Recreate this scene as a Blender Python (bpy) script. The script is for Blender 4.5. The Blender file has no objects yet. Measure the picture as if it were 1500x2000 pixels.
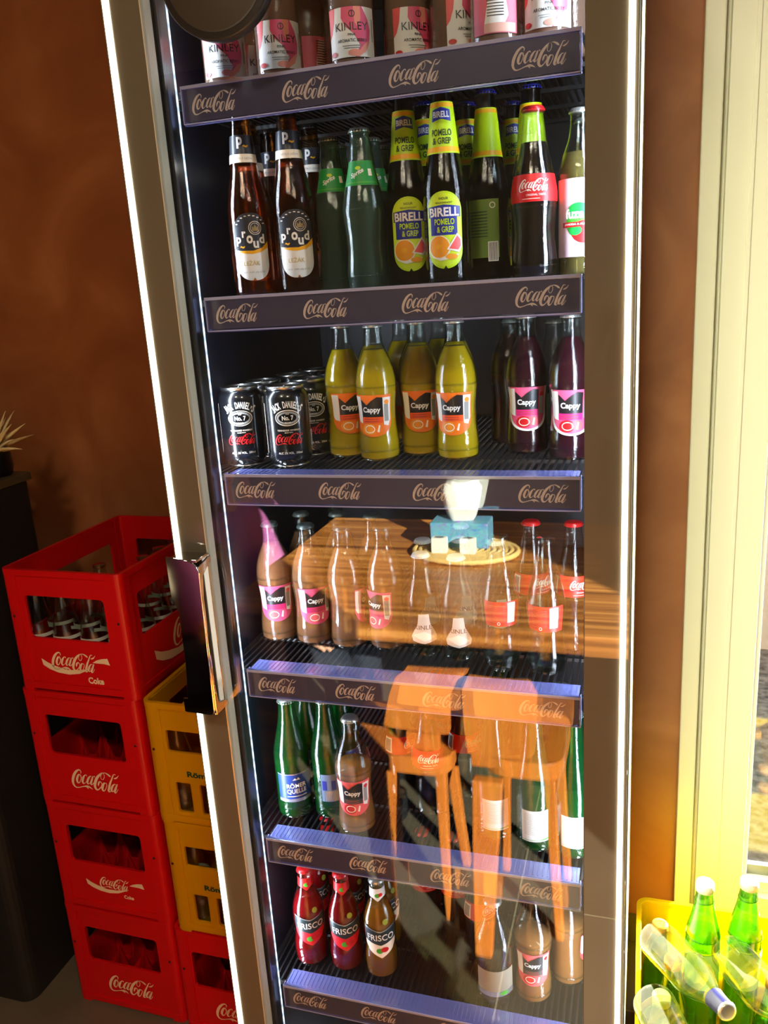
import bpy, bmesh, math, random
from mathutils import Vector, Matrix
from mathutils.geometry import tessellate_polygon
random.seed(7)
PI = math.pi
S = bpy.context.scene
COL = S.collection

# ------------------------------------------------------------------ camera
cam_d = bpy.data.cameras.new('camera')
cam = bpy.data.objects.new('camera', cam_d)
COL.objects.link(cam)
S.camera = cam
CAM = Vector((0.0, -1.01, 1.51))
F_PX = 1616.7
ya, pi_, ro = -0.31343, -0.26469, 0.06372
fw = Vector((math.sin(ya)*math.cos(pi_), math.cos(ya)*math.cos(pi_), math.sin(pi_)))
r0 = Vector((math.cos(ya), -math.sin(ya), 0))
d0 = fw.cross(r0)
rt = r0*math.cos(ro) + d0*math.sin(ro)
dn = -r0*math.sin(ro) + d0*math.cos(ro)
rot = Matrix((rt, -dn, -fw)).transposed()
cam.matrix_world = Matrix.Translation(CAM) @ rot.to_4x4()
cam_d.sensor_fit = 'VERTICAL'
cam_d.sensor_height = 36.0
cam_d.lens = 36.0*F_PX/2000.0
cam_d.clip_start = 0.02

# ------------------------------------------------------------------ world, sun, exposure
W = bpy.data.worlds.new('world')
S.world = W
W.use_nodes = True
wn = W.node_tree.nodes
bg = wn['Background']
bg.inputs[0].default_value = (0.80, 0.90, 1.0, 1)
bg.inputs[1].default_value = 2.2
sd = bpy.data.lights.new('sun', 'SUN')
sd.energy = 44
sd.angle = math.radians(0.6)
sd.color = (1.0, 0.95, 0.86)
sun = bpy.data.objects.new('sun', sd)
COL.objects.link(sun)
sdir = Vector((-0.9, -1.0, -0.58))
sun.rotation_euler = sdir.to_track_quat('-Z', 'Y').to_euler()
sun.location = (3, 4, 3)
S.view_settings.view_transform = 'Standard'
S.view_settings.look = 'None'
S.view_settings.exposure = 0.85
S.view_settings.gamma = 1.0
S.view_settings.use_curve_mapping = False
S.cycles.transparent_max_bounces = 32
S.cycles.max_bounces = 12
S.cycles.glossy_bounces = 5
S.cycles.sample_clamp_indirect = 6.0
S.cycles.caustics_reflective = False
S.cycles.caustics_refractive = False

# ------------------------------------------------------------------ materials
_M = {}
def lin(c):
    return tuple(((x/255)/12.92 if x/255 <= 0.04045 else ((x/255+0.055)/1.055)**2.4) for x in c)
def mat(name, rgb=(128,128,128), rough=0.5, metal=0.0, coat=0.0, emit=None, estr=0.0, spec=0.5, sss=0.0):
    if name in _M: return _M[name]
    m = bpy.data.materials.new(name); m.use_nodes = True
    b = m.node_tree.nodes['Principled BSDF']
    b.inputs['Base Color'].default_value = (*lin(rgb), 1)
    b.inputs['Roughness'].default_value = rough
    b.inputs['Metallic'].default_value = metal
    b.inputs['Coat Weight'].default_value = coat
    b.inputs['Coat Roughness'].default_value = 0.04
    b.inputs['Specular IOR Level'].default_value = spec
    if emit:
        b.inputs['Emission Color'].default_value = (*lin(emit), 1)
        b.inputs['Emission Strength'].default_value = estr
    m.diffuse_color = (*lin(rgb), 1)
    _M[name] = m
    return m
def glassy(name, tint=(255,255,255), base=0.04, edge=0.75, power=4.0, rough=0.0, body=None, bodyfac=0.0, bump=0.0, glow=False):
    """thin clear sheet or shell: lets light straight through and mirrors more at grazing angles"""
    if name in _M: return _M[name]
    m = bpy.data.materials.new(name); m.use_nodes = True
    nt = m.node_tree; N = nt.nodes; L = nt.links; N.clear()
    out = N.new('ShaderNodeOutputMaterial')
    tr = N.new('ShaderNodeBsdfTransparent'); tr.inputs[0].default_value = (*lin(tint), 1)
    gl = N.new('ShaderNodeBsdfGlossy'); gl.inputs['Roughness'].default_value = rough
    lw = N.new('ShaderNodeLayerWeight'); lw.inputs[0].default_value = 0.5
    p = N.new('ShaderNodeMath'); p.operation = 'POWER'; p.inputs[1].default_value = power
    mu = N.new('ShaderNodeMath'); mu.operation = 'MULTIPLY_ADD'; mu.inputs[1].default_value = edge; mu.inputs[2].default_value = base
    mu.use_clamp = True
    mx = N.new('ShaderNodeMixShader')
    L.new(lw.outputs['Facing'], p.inputs[0]); L.new(p.outputs[0], mu.inputs[0]); L.new(mu.outputs[0], mx.inputs[0])
    src = tr.outputs[0]
    if body:
        df = N.new('ShaderNodeBsdfTranslucent' if glow else 'ShaderNodeBsdfDiffuse'); df.inputs[0].default_value = (*lin(body), 1)
        m2 = N.new('ShaderNodeMixShader'); m2.inputs[0].default_value = bodyfac
        L.new(src, m2.inputs[1]); L.new(df.outputs[0], m2.inputs[2]); src = m2.outputs[0]
    L.new(src, mx.inputs[1]); L.new(gl.outputs[0], mx.inputs[2]); L.new(mx.outputs[0], out.inputs[0])
    if bump:
        no = N.new('ShaderNodeTexNoise'); no.inputs['Scale'].default_value = 60
        bp = N.new('ShaderNodeBump'); bp.inputs['Strength'].default_value = bump; bp.inputs['Distance'].default_value = 0.002
        L.new(no.outputs['Fac'], bp.inputs['Height']); L.new(bp.outputs[0], gl.inputs['Normal'])
    _M[name] = m
    return m
def noise_mat(name, c1, c2, scale=4.0, rough=0.5, detail=6, distort=0.0, stretch=(1,1,1), bump=0.0, c3=None, metal=0.0, gloss=0.5):
    m = bpy.data.materials.new(name); m.use_nodes = True
    nt = m.node_tree; N = nt.nodes; L = nt.links
    b = N['Principled BSDF']
    tc = N.new('ShaderNodeTexCoord'); mp = N.new('ShaderNodeMapping'); mp.inputs['Scale'].default_value = stretch
    no = N.new('ShaderNodeTexNoise'); no.inputs['Scale'].default_value = scale; no.inputs['Detail'].default_value = detail
    no.inputs['Distortion'].default_value = distort
    cr = N.new('ShaderNodeValToRGB')
    cr.color_ramp.elements[0].position = 0.3; cr.color_ramp.elements[0].color = (*lin(c1), 1)
    cr.color_ramp.elements[1].position = 0.7; cr.color_ramp.elements[1].color = (*lin(c2), 1)
    if c3:
        e = cr.color_ramp.elements.new(0.5); e.color = (*lin(c3), 1)
    L.new(tc.outputs['Object'], mp.inputs[0]); L.new(mp.outputs[0], no.inputs[0]); L.new(no.outputs['Fac'], cr.inputs[0])
    L.new(cr.outputs[0], b.inputs['Base Color'])
    b.inputs['Roughness'].default_value = rough; b.inputs['Metallic'].default_value = metal
    b.inputs['Specular IOR Level'].default_value = gloss
    if bump:
        bp = N.new('ShaderNodeBump'); bp.inputs['Strength'].default_value = bump; bp.inputs['Distance'].default_value = 0.01
        L.new(no.outputs['Fac'], bp.inputs['Height']); L.new(bp.outputs[0], b.inputs['Normal'])
    _M[name] = m
    return m

# ------------------------------------------------------------------ object helpers
def link(o, parent=None):
    COL.objects.link(o)
    if parent is not None: o.parent = parent
    return o
def empty(name, loc=(0,0,0), rz=0.0):
    o = bpy.data.objects.new(name, None); o.empty_display_size = 0.05
    o.location = loc; o.rotation_euler = (0,0,rz)
    return link(o)
def tag(o, label=None, cat=None, group=None, kind=None):
    if label: o['label'] = label
    if cat: o['category'] = cat
    if group: o['group'] = group
    if kind: o['kind'] = kind
    return o
def thing(name, label, cat, loc=(0,0,0), rz=0.0, group=None):
    return tag(empty(name, loc, rz), label, cat, group)
def dup(root, loc=None, rot=None, label=None, group=None):
    r = root.copy(); COL.objects.link(r)
    if loc is not None: r.location = loc
    if rot is not None: r.rotation_euler = rot
    if label: r['label'] = label
    if group: r['group'] = group
    for ch in list(root.children):
        c = ch.copy(); COL.objects.link(c); c.parent = r
        for g in list(ch.children):
            d = g.copy(); COL.objects.link(d); d.parent = c
    return r
class MB:
    """collects shapes for ONE mesh object"""
    def __init__(s): s.v = []; s.f = []; s.m = []; s.mats = []; s.sm = []
    def mi(s, m):
        if m not in s.mats: s.mats.append(m)
        return s.mats.index(m)
    def add(s, vs, fs, m, smooth=False):
        o = len(s.v); s.v += [tuple(v) for v in vs]; k = s.mi(m)
        for f in fs:
            s.f.append(tuple(i+o for i in f)); s.m.append(k); s.sm.append(smooth)
    def box(s, x0, x1, y0, y1, z0, z1, m):
        v = [(x0,y0,z0),(x1,y0,z0),(x1,y1,z0),(x0,y1,z0),(x0,y0,z1),(x1,y0,z1),(x1,y1,z1),(x0,y1,z1)]
        s.add(v, [(0,3,2,1),(4,5,6,7),(0,1,5,4),(1,2,6,5),(2,3,7,6),(3,0,4,7)], m)
    def lathe(s, prof, m, seg=32, mod=None, M=None):
        vs = []; fs = []
        n = len(prof)
        for j, (r, z) in enumerate(prof):
            for i in range(seg):
                rr = r if mod is None else r + mod(i, j)
                a = 2*PI*i/seg
                p = Vector((rr*math.cos(a), rr*math.sin(a), z))
                vs.append(M @ p if M else p)
        for j in range(n-1):
            for i in range(seg):
                i2 = (i+1) % seg
                fs.append((j*seg+i, j*seg+i2, (j+1)*seg+i2, (j+1)*seg+i))
        fs.append(tuple(range(seg-1, -1, -1)))
        fs.append(tuple((n-1)*seg+i for i in range(seg)))
        s.add(vs, fs, m, True)
    def tube(s, pts, r, m, seg=10, caps=True):
        pts = [Vector(p) for p in pts]; vs = []; fs = []
        rr = r if isinstance(r, (list, tuple)) else [r]*len(pts)
        up = Vector((0,0,1))
        for k, p in enumerate(pts):
            t = (pts[min(k+1, len(pts)-1)] - pts[max(k-1, 0)]).normalized()
            a = t.cross(up)
            if a.length < 1e-3: a = t.cross(Vector((1,0,0)))
            a.normalize(); b = t.cross(a)
            for i in range(seg):
                w = 2*PI*i/seg
                vs.append(p + a*math.cos(w)*rr[k] + b*math.sin(w)*rr[k])
        for k in range(len(pts)-1):
            for i in range(seg):
                i2 = (i+1) % seg
                fs.append((k*seg+i, k*seg+i2, (k+1)*seg+i2, (k+1)*seg+i))
        if caps:
            fs.append(tuple(range(seg-1,-1,-1))); fs.append(tuple((len(pts)-1)*seg+i for i in range(seg)))
        s.add(vs, fs, m, True)
    def prism(s, poly, mapf, th, m, holes=()):
        """flat outline (with holes) given thickness; mapf(u, v, w) -> point, w runs 0..th"""
        loops = [list(poly)] + [list(h) for h in holes]
        flat = [Vector((p[0], p[1], 0)) for l in loops for p in l]
        tris = tessellate_polygon([[Vector((p[0], p[1], 0)) for p in l] for l in loops])
        n = len(flat)
        vs = [mapf(p.x, p.y, 0) for p in flat] + [mapf(p.x, p.y, th) for p in flat]
        fs = [tuple(t) for t in tris] + [tuple(n+i for i in reversed(t)) for t in tris]
        o = 0
        for l in loops:
            k = len(l)
            for i in range(k):
                j = (i+1) % k
                fs.append((o+i, o+j, n+o+j, n+o+i))
            o += k
        s.add(vs, fs, m)
    def build(s, name, parent=None, bevel=0.0, recalc=True, loc=None):
        me = bpy.data.meshes.new(name)
        me.from_pydata([tuple(v) for v in s.v], [], s.f)
        for m in s.mats: me.materials.append(m)
        for p, k, q in zip(me.polygons, s.m, s.sm):
            p.material_index = k; p.use_smooth = q
        if recalc:
            b = bmesh.new(); b.from_mesh(me)
            bmesh.ops.recalc_face_normals(b, faces=b.faces); b.to_mesh(me); b.free()
        me.update()
        o = bpy.data.objects.new(name, me)
        if loc: o.location = loc
        link(o, parent)
        if bevel:
            md = o.modifiers.new('edge', 'BEVEL'); md.width = bevel; md.segments = 2; md.limit_method = 'ANGLE'; md.angle_limit = 0.7
        return o
def one(name, fn, parent=None, bevel=0.0):
    b = MB(); fn(b); return b.build(name, parent, bevel)
def boxes(name, lst, m, parent=None, bevel=0.0):
    b = MB()
    for q in lst: b.box(*q, m)
    return b.build(name, parent, bevel)

# ------------------------------------------------------------------ flat artwork (2D, millimetres) wrapped on surfaces
def catmull(pts, n=5):
    out = []
    P = [pts[0]] + list(pts) + [pts[-1]]
    for i in range(1, len(P)-2):
        for k in range(n):
            t = k/n
            out.append(tuple(0.5*((2*P[i][d]) + (-P[i-1][d]+P[i+1][d])*t + (2*P[i-1][d]-5*P[i][d]+4*P[i+1][d]-P[i+2][d])*t*t + (-P[i-1][d]+3*P[i][d]-3*P[i+1][d]+P[i+2][d])*t**3) for d in range(len(pts[0]))))
    out.append(tuple(pts[-1]))
    return out
LOGO = [
 [(393,442,6),(408,405,14),(385,376,18),(348,386,24),(290,436,36),(235,515,42),(197,602,44),(186,680,38),(206,732,28),(250,752,18),(320,732,12),(400,697,13),(448,680,20),(500,668,30),(550,672,24),(585,685,12),(606,697,3)],
 [(470,690,4),(500,700,14),(508,716,3)],
 [(372,466,12),(340,482,26),(306,540,36),(286,600,38),(296,644,26),(328,638,14),(362,590,10),(386,530,11),(388,480,12),(368,468,10),(372,500,6),(420,520,6)],
 [(520,462,12),(512,440,14),(478,456,16),(438,510,34),(408,580,38),(416,628,24),(450,616,8),(500,570,5),(534,540,4)],
 [(632,440,6),(600,442,14),(556,490,30),(518,560,34),(516,606,24),(548,600,8),(600,530,6),(640,450,6)],
 [(664,424,14),(640,470,26),(606,540,32),(586,590,30),(606,606,12),(650,560,6),(680,520,4)],
 [(684,428,22),(702,420,22)],
 [(850,440,8),(832,412,9),(848,350,10),(884,308,9),(914,330,9),(906,388,9),(872,436,8),(846,436,8)],
 [(936,290,6),(870,312,20),(800,372,34),(735,450,42),(686,548,46),(668,622,42),(690,672,32),(738,664,16),(796,604,12),(830,544,12),(818,500,14),(784,502,22),(756,550,26),(744,594,6)],
 [(868,312,4),(930,288,12),(985,298,22),(1028,320,28),(1052,336,6)],
 [(1228,262,3),(1192,308,14),(1150,338,20),(1112,350,4)],
 [(1168,268,5),(1130,268,12),(1100,312,16),(1060,390,22),(1010,484,32),(974,580,38),(956,636,30),(984,644,12),(1016,606,6)],
 [(914,492,10),(880,506,26),(848,560,36),(826,622,38),(836,662,24),(868,650,12),(904,600,10),(934,536,11),(934,496,10),(908,496,8)],
 [(1136,462,8),(1100,468,16),(1056,520,30),(1026,586,34),(1032,624,20),(1064,606,8),(1110,540,6),(1146,470,6)],
 [(1172,446,14),(1146,492,26),(1112,560,34),(1088,612,32),(1104,634,14),(1144,590,6),(1172,546,3)],
]
_shape_cache = {}
def sh_logo():
    """script logo, unit width, centred"""
    if 'logo' in _shape_cache: return _shape_cache['logo']
    vs = []; fs = []
    for st in LOGO:
        st = [(x, -(y+0.137*(x-200)), w) for x, y, w in st]
        c = catmull(st, 4)
        o = len(vs)
        for i, (x, y, w) in enumerate(c):
            a = c[max(i-1,0)]; b = c[min(i+1,len(c)-1)]
            tx, ty = b[0]-a[0], b[1]-a[1]; l = math.hypot(tx, ty) or 1
            nx, ny = -ty/l, tx/l
            w = max(w, 7)*1.26
            vs.append((x+nx*w/2, y+ny*w/2)); vs.append((x-nx*w/2, y-ny*w/2))
        for i in range(len(c)-1):
            fs.append((o+2*i, o+2*i+1, o+2*i+3, o+2*i+2))
    x0 = min(v[0] for v in vs); x1 = max(v[0] for v in vs); y0 = min(v[1] for v in vs); y1 = max(v[1] for v in vs)
    k = 1/(x1-x0)
    vs = [((x-(x0+x1)/2)*k, (y-(y0+y1)/2)*k) for x, y in vs]
    _shape_cache['logo'] = (vs, fs)
    return vs, fs
def sh_text(t, bold=0.0, shear=0.0, space=1.0):
    key = (t, bold, shear, space)
    if key in _shape_cache: return _shape_cache[key]
    cu = bpy.data.curves.new('lettering', 'FONT'); cu.body = t; cu.size = 1.0; cu.align_x = 'CENTER'; cu.align_y = 'CENTER'
    cu.offset = bold; cu.shear = shear; cu.space_character = space; cu.resolution_u = 3; cu.fill_mode = 'FRONT'
    o = bpy.data.objects.new('lettering', cu); COL.objects.link(o)
    dg = bpy.context.evaluated_depsgraph_get(); dg.update()
    me = bpy.data.meshes.new_from_object(o.evaluated_get(dg))
    vs = [(v.co.x, v.co.y) for v in me.vertices]; fs = [tuple(p.vertices) for p in me.polygons]
    bpy.data.objects.remove(o); bpy.data.curves.remove(cu); bpy.data.meshes.remove(me)
    x0 = min(v[0] for v in vs); x1 = max(v[0] for v in vs)
    y0 = min(v[1] for v in vs); y1 = max(v[1] for v in vs)
    k = 1/(x1-x0)
    vs = [((x-(x0+x1)/2)*k, (y-(y0+y1)/2)*k) for x, y in vs]
    _shape_cache[key] = (vs, fs)
    return vs, fs
def place(sh, cx, cy, w, h=None, rot=0.0):
    """unit-width shape to width w (height h if given)"""
    vs, fs = sh
    yy = max(v[1] for v in vs) - min(v[1] for v in vs)
    ky = w if h is None else h/yy
    c, s_ = math.cos(rot), math.sin(rot)
    out = []
    for x, y in vs:
        X, Y = x*w, y*ky
        out.append((cx + X*c - Y*s_, cy + X*s_ + Y*c))
    return out, fs
def rect(cx, cy, w, h): return [(cx-w/2,cy-h/2),(cx+w/2,cy-h/2),(cx+w/2,cy+h/2),(cx-w/2,cy+h/2)], [(0,1,2,3)]
def ell(cx, cy, a, b, n=28, t0=0, t1=2*PI):
    full = abs(t1-t0-2*PI) < 1e-6
    k = n if full else n+1
    vs = [(cx+a*math.cos(t0+(t1-t0)*i/n), cy+b*math.sin(t0+(t1-t0)*i/n)) for i in range(k)]
    return vs, [tuple(range(k))]
def rrect(cx, cy, w, h, r, n=5, corners=(1,1,1,1)):
    vs = []
    for q, (sx, sy, a0) in enumerate(((1,-1,-PI/2),(1,1,0),(-1,1,PI/2),(-1,-1,PI))):
        rr = r if corners[q] else 0.01
        for i in range(n+1):
            a = a0 + PI/2*i/n
            vs.append((cx+sx*(w/2-rr)+rr*math.cos(a), cy+sy*(h/2-rr)+rr*math.sin(a)))
    return vs, [tuple(range(len(vs)))]
def poly(pts): return list(pts), [tuple(range(len(pts)))]
def ring(cx, cy, a, b, w, n=28):
    vs = []; fs = []
    for i in range(n):
        t = 2*PI*i/n
        vs.append((cx+a*math.cos(t), cy+b*math.sin(t))); vs.append((cx+(a-w)*math.cos(t), cy+(b-w)*math.sin(t)))
    for i in range(n):
        j = (i+1) % n
        fs.append((2*i, 2*i+1, 2*j+1, 2*j))
    return vs, fs
def wrap(b, layers, mapf, step=None, dl=0.00016, base=0.0003):
    """layers: (shape, material); later ones lie on top. mapf(u_mm, v_mm, offset_m) -> point"""
    lv = []; k = -1; last = None
    for sh, m in layers:
        if m is not last: k += 1; last = m
        lv.append(k)
    if dl: dl = min(dl, 0.0012/(k+1))
    for (sh, m), k in zip(layers, lv):
        vs, fs = sh
        if step is None:
            b.add([mapf(x, y, base+dl*k) for x, y in vs], fs, m)
            continue
        bm = bmesh.new()
        bv = [bm.verts.new((x, y, 0)) for x, y in vs]
        for f in fs:
            try: bm.faces.new([bv[i] for i in f])
            except Exception: pass
        for ax in (0, 1):
            st = step[ax]
            lo = min(v.co[ax] for v in bm.verts); hi = max(v.co[ax] for v in bm.verts)
            x = math.floor(lo/st)*st + st
            while x < hi:
                no = Vector((1,0,0)) if ax == 0 else Vector((0,1,0))
                bmesh.ops.bisect_plane(bm, geom=bm.verts[:]+bm.edges[:]+bm.faces[:], plane_co=no*x, plane_no=no, dist=1e-4)
                x += st
        big = [f for f in bm.faces if len(f.verts) > 4]
        if big: bmesh.ops.triangulate(bm, faces=big)
        bm.verts.index_update()
        b.add([mapf(v.co.x, v.co.y, base+dl*k) for v in bm.verts], [tuple(v.index for v in f.verts) for f in bm.faces], m, True)
        bm.free()

# ------------------------------------------------------------------ shared materials
WHITE = mat('white_print', (240,238,230), 0.45)
CREAM = mat('cream_print', (255,240,218), 0.5)
BLACK = mat('black_print', (22,22,24), 0.35)
DARKG = mat('charcoal_print', (44,46,54), 0.35)
REDP = mat('red_print', (205,22,26), 0.4)
ORANGE = mat('orange_print', (248,120,20), 0.45)
YELL = mat('yellow_print', (246,178,14), 0.45)
LIME = mat('lime_print', (190,225,10), 0.45)
BLUEP = mat('blue_print', (40,52,150), 0.4)
GREENP = mat('green_print', (20,150,60), 0.45)
MIDG = mat('mid_green_print', (70,170,50), 0.45)
PINK = mat('pink_print', (228,84,124), 0.45)
PALEPINK = mat('pale_pink_print', (240,205,215), 0.5)
CORAL = mat('coral_print', (240,95,95), 0.45)
GREYP = mat('grey_print', (150,150,145), 0.5)
MAGENTA = mat('magenta_print', (215,30,110), 0.45)
SALMON = mat('salmon_print', (240,150,130), 0.5)
DKGREEN = mat('dark_green_print', (20,60,30), 0.5)
SILVER = mat('silver_print', (190,195,200), 0.25, metal=0.7)

# ------------------------------------------------------------------ room shell
plaster = noise_mat('brown_plaster', (140,80,40), (172,110,66), scale=3.2, rough=0.42, detail=9, distort=1.6, bump=0.15, c3=(156,94,52))
plaster2 = noise_mat('beige_plaster', (112,108,94), (134,128,112), scale=2.0, rough=0.8)
def tiles_mat():
    m = bpy.data.materials.new('floor_tiles'); m.use_nodes = True
    nt = m.node_tree; N = nt.nodes; L = nt.links; b = N['Principled BSDF']
    tc = N.new('ShaderNodeTexCoord'); mp = N.new('ShaderNodeMapping'); mp.inputs['Location'].default_value = (0.28, 0.13, 0)
    br = N.new('ShaderNodeTexBrick'); br.offset = 0.0; br.inputs['Scale'].default_value = 1.0
    br.inputs['Color1'].default_value = (*lin((96,86,70)),1); br.inputs['Color2'].default_value = (*lin((90,80,64)),1)
    br.inputs['Mortar'].default_value = (*lin((150,138,112)),1); br.inputs['Mortar Size'].default_value = 0.0022
    br.inputs['Brick Width'].default_value = 0.6; br.inputs['Row Height'].default_value = 0.6
    no = N.new('ShaderNodeTexNoise'); no.inputs['Scale'].default_value = 7; no.inputs['Detail'].default_value = 8
    mx = N.new('ShaderNodeMixRGB'); mx.blend_type = 'OVERLAY'; mx.inputs[0].default_value = 0.35
    L.new(tc.outputs['Object'], mp.inputs[0]); L.new(mp.outputs[0], br.inputs[0]); L.new(mp.outputs[0], no.inputs[0])
    L.new(br.outputs['Color'], mx.inputs[1]); L.new(no.outputs['Fac'], mx.inputs[2]); L.new(mx.outputs[0], b.inputs['Base Color'])
    b.inputs['Roughness'].default_value = 0.45
    return m
XL, XR, YB, YF, ZC = -3.2, 1.9, 0.68, -3.6, 2.75
tag(boxes('floor', [(XL,XR,YF,YB+0.25,-0.05,0)], tiles_mat()), kind='structure')
tag(boxes('ceiling', [(XL,XR,YF,YB+0.25,ZC,ZC+0.05)], mat('ceiling_paint', (190,182,165), 0.9)), kind='structure')
WX0, WX1, WZ1 = 0.086, 1.62, 2.32      # opening of the glazed door in the back wall
wb = MB()
wb.box(XL, WX0, YB, YB+0.12, 0, ZC, plaster)
wb.box(WX1, XR, YB, YB+0.12, 0, ZC, plaster)
wb.box(WX0, WX1, YB, YB+0.12, WZ1, ZC, plaster)
tag(wb.build('wall_back'), kind='structure')
tag(boxes('wall_left', [(XL-0.1,XL,YF,YB,0,ZC)], plaster), kind='structure')
tag(boxes('wall_right', [(XR,XR+0.1,YF,YB,0,ZC)], plaster2), kind='structure')
tag(boxes('wall_front', [(XL,XR,YF-0.1,YF,0,ZC)], plaster2), kind='structure')
tag(boxes('baseboard_back', [(XL,WX0,YB-0.012,YB,0,0.07)], mat('baseboard_tile', (104,92,74), 0.45), bevel=0.002), kind='structure')
# white framed glazed door / window in the back wall
pvc = mat('white_pvc', (230,228,214), 0.35)
wroot = empty('window_1', (0,0,0)); wroot['kind'] = 'structure'
def wframe(b):
    y = YB
    # outer fixed frame with stepped profile, left jamb
    b.box(WX0, 0.120, y-0.014, y+0.10, 0, WZ1, pvc)
    b.box(0.1205, 0.135, y+0.004, y+0.10, 0, WZ1, pvc)
    b.box(0.1355, WX1-0.0505, y-0.014, y+0.10, WZ1-0.038, WZ1, pvc)
    b.box(WX1-0.05, WX1, y-0.014, y+0.10, 0, WZ1, pvc)
    b.box(0.1355, WX1-0.0505, y-0.010, y+0.10, 0, 0.045, pvc)
def wsash(b):
    y = YB
    b.box(0.128, 0.222, y-0.030, y+0.05, 0.05, WZ1-0.04, pvc)
    b.box(0.166, 0.174, y-0.033, y-0.0302, 0.06, WZ1-0.05, pvc)
    b.box(0.2225, 0.233, y-0.012, y+0.04, 0.1855, WZ1-0.1405, pvc)
    b.box(0.2225, WX1-0.1405, y-0.0295, y+0.05, WZ1-0.14, WZ1-0.04, pvc)
    b.box(WX1-0.14, WX1-0.05, y-0.030, y+0.05, 0.05, WZ1-0.04, pvc)
    b.box(0.2225, WX1-0.1405, y-0.0295, y+0.05, 0.05, 0.185, pvc)
    b.box(0.2335, WX1-0.1405, y-0.0115, y+0.04, 0.1855, 0.212, pvc)
one('window_frame', wframe, wroot, 0.003)
one('sash', wsash, wroot, 0.003)
boxes('spacer_bar', [(0.233, WX1-0.14, YB+0.012, YB+0.026, 0.212, 0.236)], mat('grey_spacer', (120,128,132), 0.4, metal=0.4), wroot)
boxes('glass_pane', [(0.228, WX1-0.14, YB+0.014, YB+0.018, 0.205, WZ1-0.13)], glassy('window_glass', (250,255,252), 0.05, 0.6), wroot)
# outside
gravel = noise_mat('gravel', (34,33,31), (104,101,94), scale=30, rough=0.9, detail=3, bump=0.6, stretch=(1,1,1))
tag(boxes('ground_outside', [(-1.5,4.5,YB+0.26,4.0,-0.25,-0.10)], gravel), 'grey and white gravel ground outside behind the glazed door', 'ground', kind='structure')
tag(boxes('wall_outside', [(-1.5,4.5,2.6,2.7,-0.10,0.9)], mat('garden_wall_paint', (150,148,140), 0.9)), kind='structure')
# added ceiling fill lamps, in place of daylight from the rest of the room
for k, (x, y, lb) in enumerate([(-0.5,-1.75,'added round fill lamp on the ceiling above the wooden table'), (0.8,-1.75,'added round fill lamp on the ceiling, on the side of the glazed door')]):
    t = thing('fill_lamp', lb, 'lamp', (x, y, ZC), 0, 'added fill lamps')
    one('lamp_housing', lambda b: b.lathe([(0.17,-0.001),(0.175,-0.03),(0.165,-0.05)], mat('lamp_metal', (210,210,205), 0.4), 40), t)
    one('diffuser', lambda b: b.lathe([(0.155,-0.0505),(0.150,-0.058),(0.10,-0.062)], mat('lamp_diffuser', (255,240,220), 0.5, emit=(255,234,208), estr=58.0), 40), t)

# ------------------------------------------------------------------ the display fridge
FR = thing('display_fridge', 'tall glass-door drinks fridge with lit edges, standing against the brown wall', 'fridge', (-0.33, 0.3, 0))
OFF = Vector((0.33, -0.3, 0))
def fpart(b, name, parent=None, bevel=0.0):
    """parts are written in room coordinates and moved into the fridge's own frame"""
    b.v = [tuple(Vector(v)+OFF) for v in b.v]
    return b.build(name, parent or FR, bevel)
navy = mat('cavity_liner', (10,13,26), 0.4)
shell = mat('fridge_shell', (24,24,26), 0.4)
silver = mat('brushed_silver', (204,199,172), 0.5, metal=0.15)
b = MB()
b.box(-0.650,-0.638,0.066,0.64,0.20,1.995,shell); b.box(-0.030,-0.013,0.066,0.64,0.20,1.995,shell)
b.box(-0.650,-0.013,0.066,0.64,1.995,2.03,shell); b.box(-0.650,-0.013,0.066,0.64,0.03,0.20,shell)
fpart(b, 'cabinet', bevel=0.002)
b = MB()
b.box(-0.638,-0.634,0.07,0.60,0.20,1.993,navy); b.box(-0.034,-0.030,0.07,0.60,0.20,1.993,navy)
b.box(-0.638,-0.030,0.60,0.61,0.20,1.993,navy)
fpart(b, 'liner')
b = MB(); b.box(-0.012,-0.0105,0.068,0.64,0.20,2.0,silver); fpart(b, 'side_trim')
for x in (-0.60,-0.08):
    for y in (0.12,0.56):
        b = MB(); b.lathe([(0.02,0.0),(0.02,0.03)], shell, 16, M=Matrix.Translation((x,y,0))); fpart(b, 'foot')
# door
def border_mat():
    m = bpy.data.materials.new('taupe_glass_border'); m.use_nodes = True
    nt = m.node_tree; N = nt.nodes; L = nt.links; N.clear()
    out = N.new('ShaderNodeOutputMaterial'); df = N.new('ShaderNodeBsdfDiffuse'); df.inputs[0].default_value = (*lin((104,97,80)),1)
    gl = N.new('ShaderNodeBsdfGlossy'); gl.inputs['Roughness'].default_value = 0.0
    lw = N.new('ShaderNodeLayerWeight'); lw.inputs[0].default_value = 0.5
    p = N.new('ShaderNodeMath'); p.operation = 'POWER'; p.inputs[1].default_value = 4
    mu = N.new('ShaderNodeMath'); mu.operation = 'MULTIPLY_ADD'; mu.inputs[1].default_value = 0.8; mu.inputs[2].default_value = 0.13
    mx = N.new('ShaderNodeMixShader')
    L.new(lw.outputs['Facing'], p.inputs[0]); L.new(p.outputs[0], mu.inputs[0]); L.new(mu.outputs[0], mx.inputs[0])
    L.new(df.outputs[0], mx.inputs[1]); L.new(gl.outputs[0], mx.inputs[2]); L.new(mx.outputs[0], out.inputs[0])
    return m
taupe = border_mat()
gasket = mat('black_gasket', (18,18,20), 0.3)
b = MB()
b.box(-0.655,-0.601,0.0005,0.024,0.10,2.03,taupe); b.box(-0.0685,-0.012,0.0005,0.024,0.10,2.03,taupe)
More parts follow.
